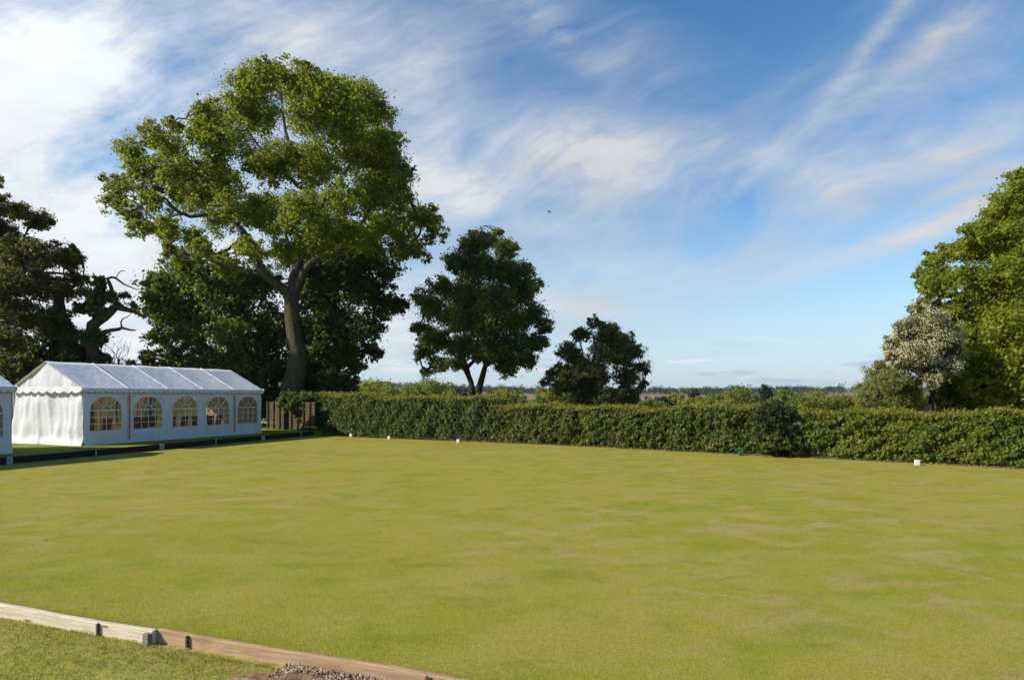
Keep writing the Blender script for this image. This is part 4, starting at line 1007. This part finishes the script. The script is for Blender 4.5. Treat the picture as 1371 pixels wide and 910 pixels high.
for i, (px, py, hw_, D, mt) in enumerate(mid):
    if px > 870 and D >= 62 and D < 150: hw_ *= 1.15; py += 2
    elif D < 150: hw_ *= 1.35; py -= 3
    near = min(lm, key=lambda t: abs(t[0] - px)); side = 'left' if px < near[0] else 'right'
    sz = 'broad' if hw_ >= 23 else ('narrow' if hw_ <= 14 else 'rounded')
    dist = 'far down the valley' if D > 150 else ('in the valley' if D > 95 else ('on the slope' if D > 72 else 'close behind the hedge'))
    lab = '%s %s bush %s, %s of %s' % (sz, desc[mt], dist, side, near[1])
    if lab in used: lab = '%s %s bush %s, farther %s of %s' % (sz, desc[mt], dist, side, near[1])
    if lab in used: lab = '%s %s bush %s, well %s of %s' % (sz, desc[mt], dist, side, near[1])
    used.add(lab); h = hw_
    b_ = terrain_z(X_(px, D), D); zt = EYE - (py - HY) / FPX * D; rows = []
    zpx = HY + (EYE - b_) / D * FPX
    k = 0; y = py + h * .5
    while y < zpx:
        f = min(1, .45 + (y - py) / (h * 2.4)); 
        for q in (-.55, 0, .55):
            if f > .6 or q == 0: rows.append((px + q * hw_ * f + random.uniform(-2, 2), y + random.uniform(-2, 2), hw_ * random.uniform(.5, .7)))
        y += h * .75
    bush('valley_bush', lab, D, rows, mt, 3600 if D > 150 else 7500, .0032 * D * 1.1, 100 + i, 'bush', cx=px, half=hw_, group='bushes in the valley behind the hedge', copies=1.2, sprig=.0045 * D, twigs=1, stems=2, tip=.02, flat=.9)

def woods(seed, rows):
    rg = np.random.default_rng(seed); out = []
    for (D0, D1, px0, px1, n, h0, h1) in rows:
        for k in range(n):
            D = rg.uniform(D0, D1); px = rg.uniform(px0, px1); x = X_(px, D); z = float(terrain_z(x, D)); h = rg.uniform(h0, h1); w = h * rg.uniform(.5, .95)
            cs = [np.array([x + rg.normal() * w * .3, D + rg.normal() * w * .3, z + h * f]) for f in (.25, .5, .55, .75)]
            V = leaves(cs, [w * .55, w * .55, w * .5, w * .4], [13, 13, 13, 9], h * .15, rg, .85, sprig=h * .07, nl=3, width=.85, tn=4, tuft=.6, shell=3); out.append(V)
    V = np.concatenate(out); o = link('distant_woods', mesh_np('distant_woods', V, quads(V)), M['hill_leaf']); o['kind'] = 'stuff'
    tag(o, 'far-off woods and hedgerow trees along the horizon', 'woods')
woods(77, [(1000, 1150, 640, 1260, 170, 7, 15), (1500, 1800, 640, 1280, 260, 8, 17), (2300, 2600, 400, 1300, 320, 10, 20), (3200, 3600, 350, 1300, 300, 12, 24), (1300, 1700, 430, 700, 130, 9, 17), (1900, 2300, 420, 720, 170, 10, 18), (560, 600, 840, 1110, 40, 2, 6), (900, 930, 830, 1110, 60, 3, 9), (300, 420, 450, 700, 36, 4, 8), (980, 1010, 640, 760, 26, 4, 9), (400, 520, 860, 1180, 30, 3, 7), (240, 300, 860, 1160, 22, 3, 5)])

# a bird
bp = at(735, 284, 60); r = empty('bird', bp, 'tiny dark bird flying high between the dark tree and the clouds', 'bird'); 
mb = MB(); mb.tube([(-.16, 0, 0), (-.06, 0, .01), (.08, 0, .015), (.15, 0, .02), (.19, 0, .015)], [.015, .04, .045, .03, .008], 8); body = mb.obj('body', M['bird'], r, smooth=True)
for s in (-1, 1):
    mb = MB(); v = [(-.05, 0, .02), (.07, 0, .025), (.03, s * .16, .09), (-.04, s * .15, .085), (-.10, s * .33, .05)]
    v2 = [(a, b_, c + .008) for a, b_, c in v]; mb.add(v + v2, [(0, 1, 2, 3), (3, 2, 4), (8, 7, 6, 5), (9, 7, 8), (0, 5, 6, 1), (1, 6, 7, 2), (2, 7, 9, 4), (4, 9, 8, 3), (3, 8, 5, 0)]); mb.obj('wing', M['bird'], body)

# ------------------------------------------------------------------ air
HAZE = True
if HAZE:
    mb = MB(); mb.box((0, 3400, 30), (13000, 7150, 200))
    o = mb.obj('haze', None); m = bpy.data.materials.new('air'); m.use_nodes = True; t = NT(m.node_tree); t.n.remove(t.n['Principled BSDF'])
    v = t.new('ShaderNodeVolumePrincipled'); v.inputs['Color'].default_value = (.72, .82, .95, 1); v.inputs['Density'].default_value = .00006; v.inputs['Anisotropy'].default_value = .2
    t.l.new(v.outputs[0], t.n['Material Output'].inputs['Volume']); o.data.materials.append(m); o['kind'] = 'stuff'

# ------------------------------------------------------------------ sky, sun, camera
SUN_EL, SUN_AZ = math.radians(30), math.radians(-104)       # azimuth from +Y towards +X
w = bpy.data.worlds.new('World'); SC.world = w; w.use_nodes = True; t = NT(w.node_tree); bg = t.n['Background']
sky = t.new('ShaderNodeTexSky', sky_type='NISHITA'); sky.sun_disc = False; sky.sun_elevation = SUN_EL; sky.sun_rotation = SUN_AZ % (2 * math.pi)
sky.altitude = 60; sky.air_density = 1.0; sky.dust_density = .35; sky.ozone_density = 1.4
gen = t.new('ShaderNodeTexCoord').outputs['Generated']; sp = t.new('ShaderNodeSeparateXYZ'); t.l.new(gen, sp.inputs[0]); dx, dy, dz = sp.outputs
ysafe = t.math('MAXIMUM', dy, .05)
A = t.math('DIVIDE', dx, ysafe); B = t.math('DIVIDE', dz, ysafe)       # direction slopes: sideways, upward
az = t.math('ADD', t.math('MAXIMUM', dz, 0), .16)
cu = t.math('DIVIDE', dx, az); cv = t.math('DIVIDE', dy, az); cmb = t.new('ShaderNodeCombineXYZ'); t.l.new(cu, cmb.inputs[0]); t.l.new(cv, cmb.inputs[1]); CP = cmb.outputs[0]
warp = t.noise(CP, 1.1, 4, .55)
wv = t.new('ShaderNodeVectorMath', operation='MULTIPLY_ADD'); nw = t.new('ShaderNodeTexNoise'); t.l.new(CP, nw.inputs['Vector']); nw.inputs['Scale'].default_value = .9; nw.inputs['Detail'].default_value = 3
t.l.new(nw.outputs['Color'], wv.inputs[0]); wv.inputs[1].default_value = (.45, .45, 0); t.l.new(CP, wv.inputs[2]); CW = wv.outputs[0]
streak = t.noise(t.mapping(CW, (1.1, 2.6, 1), (0, 0, math.radians(-38))), .9, 7, .58, .1)
wisp = t.noise(t.mapping(CW, (1.8, 6.0, 1), (0, 0, math.radians(-30)), (4, 2, 0)), 1.2, 8, .62, .05)
puff = t.noise(t.mapping(CW, (1, 1.3, 1), loc=(7, 3, 0)), 1.5, 8, .6, .1)
VB = t.new('ShaderNodeCombineXYZ'); t.l.new(A, VB.inputs[0]); t.l.new(B, VB.inputs[1]); VB = VB.outputs[0]
nv = t.new('ShaderNodeTexNoise'); t.l.new(VB, nv.inputs['Vector']); nv.inputs['Scale'].default_value = 2.4; nv.inputs['Detail'].default_value = 3
wb = t.new('ShaderNodeVectorMath', operation='MULTIPLY_ADD'); t.l.new(nv.outputs['Color'], wb.inputs[0]); wb.inputs[1].default_value = (.22, .22, 0); t.l.new(VB, wb.inputs[2]); VW = wb.outputs[0]
def aniso(rot, sc, loc): return t.mapping(t.mapping(VW, (1, 1, 1), (0, 0, math.radians(-rot))), sc, (0, 0, 0), loc)
fil1 = t.noise(aniso(30, (1.3, 5.2, 1), (2, 5, 0)), 1.5, 9, .64)
fil2 = t.noise(aniso(24, (2.2, 10, 1), (7, 1, 0)), 1.9, 10, .68)
def blob(px, py, rx, ry, rot, amp, soft=2.0):
    a0, b0_ = (px - CX) / FPX, (HY - py) / FPX; ca, sa = math.cos(rot), math.sin(rot)
    da = t.math('SUBTRACT', A, a0); db = t.math('SUBTRACT', B, b0_)
    u = t.math('DIVIDE', t.math('ADD', t.math('MULTIPLY', da, ca), t.math('MULTIPLY', db, sa)), rx / FPX)
    v = t.math('DIVIDE', t.math('SUBTRACT', t.math('MULTIPLY', db, ca), t.math('MULTIPLY', da, sa)), ry / FPX)
    q = t.math('ADD', t.math('MULTIPLY', u, u), t.math('MULTIPLY', v, v))
    return t.math('MULTIPLY', t.math('POWER', 2.718, t.math('MULTIPLY', q, -1.0)), amp)
def addup(lst):
    s = lst[0]
    for x in lst[1:]: s = t.math('ADD', s, x)
    return s
R_ = math.radians
veil = addup([blob(-60, 120, 300, 240, 0, .95), blob(60, 360, 330, 170, 0, .80), blob(360, 70, 240, 130, R_(-12), .60), blob(200, 420, 420, 110, 0, .55), blob(560, 160, 110, 100, 0, .35),
  blob(800, 205, 150, 62, R_(4), .58), blob(785, 195, 62, 45, 0, .42), blob(650, 245, 180, 40, R_(10), .45), blob(960, 235, 200, 50, R_(14), .36), blob(760, 35, 170, 50, R_(-14), .40), blob(1240, 70, 210, 70, R_(28), .42), blob(1150, 230, 330, 60, R_(20), .42),
  blob(1330, 200, 170, 45, R_(16), .42), blob(960, 355, 150, 26, R_(12), .46), blob(1180, 328, 130, 15, R_(19), 1.0), blob(1300, 282, 120, 17, R_(24), .85), blob(785, 412, 75, 18, R_(-6), .50), blob(500, 420, 330, 110, 0, .34), blob(620, 330, 200, 90, 0, .25), blob(1165, 60, 95, 13, R_(52), .55), blob(1265, 40, 110, 18, R_(38), .4), blob(745, 42, 100, 26, R_(-40), .26), blob(1330, 235, 120, 13, R_(22), .55), blob(1130, 265, 60, 30, R_(-30), .35)])
sunside = t.ramp(A, .25, -.75)      # cloud brighter and puffier towards the sun
puff2 = t.noise(t.mapping(VW, (1, 1.5, 1), (0, 0, .2), (1, 9, 0)), 3.2, 9, .62, .2)
tex = t.math('ADD', t.math('MULTIPLY', t.mix(sunside, fil1, puff), .42), t.math('ADD', t.math('MULTIPLY', fil2, .24), t.math('MULTIPLY', puff2, .34)))
texr = t.ramp(tex, .37, .61, .05, 1.6, False)
cov = t.math('MULTIPLY', veil, texr)
cov = t.math('ADD', cov, t.math('MULTIPLY', t.ramp(tex, .50, .68), .12))
cov = t.ramp(cov, .04, 1.05, 0, 1, False)
# low bands near the horizon
lowv = t.noise(t.mapping(gen, (5, 5, 46)), 1.2, 5, .6, .3)
lowm = t.math('MULTIPLY', t.ramp(dz, .005, .02), t.ramp(dz, .10, .045))
low = t.math('MULTIPLY', t.math('MULTIPLY', t.ramp(lowv, .47, .60), lowm), .62)
skyc = sky.outputs[0]
hsv = t.new('ShaderNodeHueSaturation'); hsv.inputs['Saturation'].default_value = 1.30; hsv.inputs['Value'].default_value = 1.0; t.l.new(skyc, hsv.inputs['Color']); skyc = hsv.outputs[0]
skyc = t.mix(t.ramp(dz, .30, -.02, 0, .80), skyc, (3.05, 4.15, 5.15))
cb = t.math('ADD', 4.6, t.math('MULTIPLY', sunside, 1.5))
shade = t.ramp(puff, .35, .7, .82, 1.06, False)
cc = t.new('ShaderNodeCombineColor'); cl = t.math('MULTIPLY', cb, shade)
t.l.new(t.math('MULTIPLY', cl, .915), cc.inputs[0]); t.l.new(t.math('MULTIPLY', cl, .955), cc.inputs[1]); t.l.new(cl, cc.inputs[2])
col = t.mix(cov, skyc, cc.outputs[0])
lowc = t.mix(t.ramp(t.noise(t.mapping(gen, (7, 7, 60), (0, 0, 0), (3, 1, 2)), 1.3, 5, .6, .3), .40, .62), (2.35, 2.95, 4.1), (5.3, 5.5, 5.9)); col = t.mix(low, col, lowc)
t.l.new(col, bg.inputs['Color']); bg.inputs['Strength'].default_value = .110

sun = bpy.data.lights.new('sun', 'SUN'); sun.energy = 4.6; sun.angle = math.radians(.53); sun.color = (1, .93, .82)
so = bpy.data.objects.new('sun', sun); COL.objects.link(so); so.location = (-40, 0, 40)
to_sun = Vector((math.sin(SUN_AZ) * math.cos(SUN_EL), math.cos(SUN_AZ) * math.cos(SUN_EL), math.sin(SUN_EL)))
so.rotation_euler = to_sun.to_track_quat('Z', 'Y').to_euler()

cam = bpy.data.cameras.new('camera'); cam.sensor_width = 36; cam.sensor_fit = 'HORIZONTAL'; cam.lens = FPX / 1371 * 36; cam.shift_y = (HY - 455) / 1371
cam.clip_start = .05; cam.clip_end = 20000
co = bpy.data.objects.new('camera', cam); COL.objects.link(co); co.location = (0, 0, EYE); co.rotation_euler = (math.radians(90), 0, 0); SC.camera = co
vs = SC.view_settings; vs.view_transform = 'Standard'; vs.look = 'None'; vs.exposure = 0.6; vs.gamma = 1.0
SC.cycles.max_bounces = 8; SC.cycles.diffuse_bounces = 4; SC.cycles.transparent_max_bounces = 12; SC.cycles.volume_bounces = 0
SC.cycles.use_denoising = True
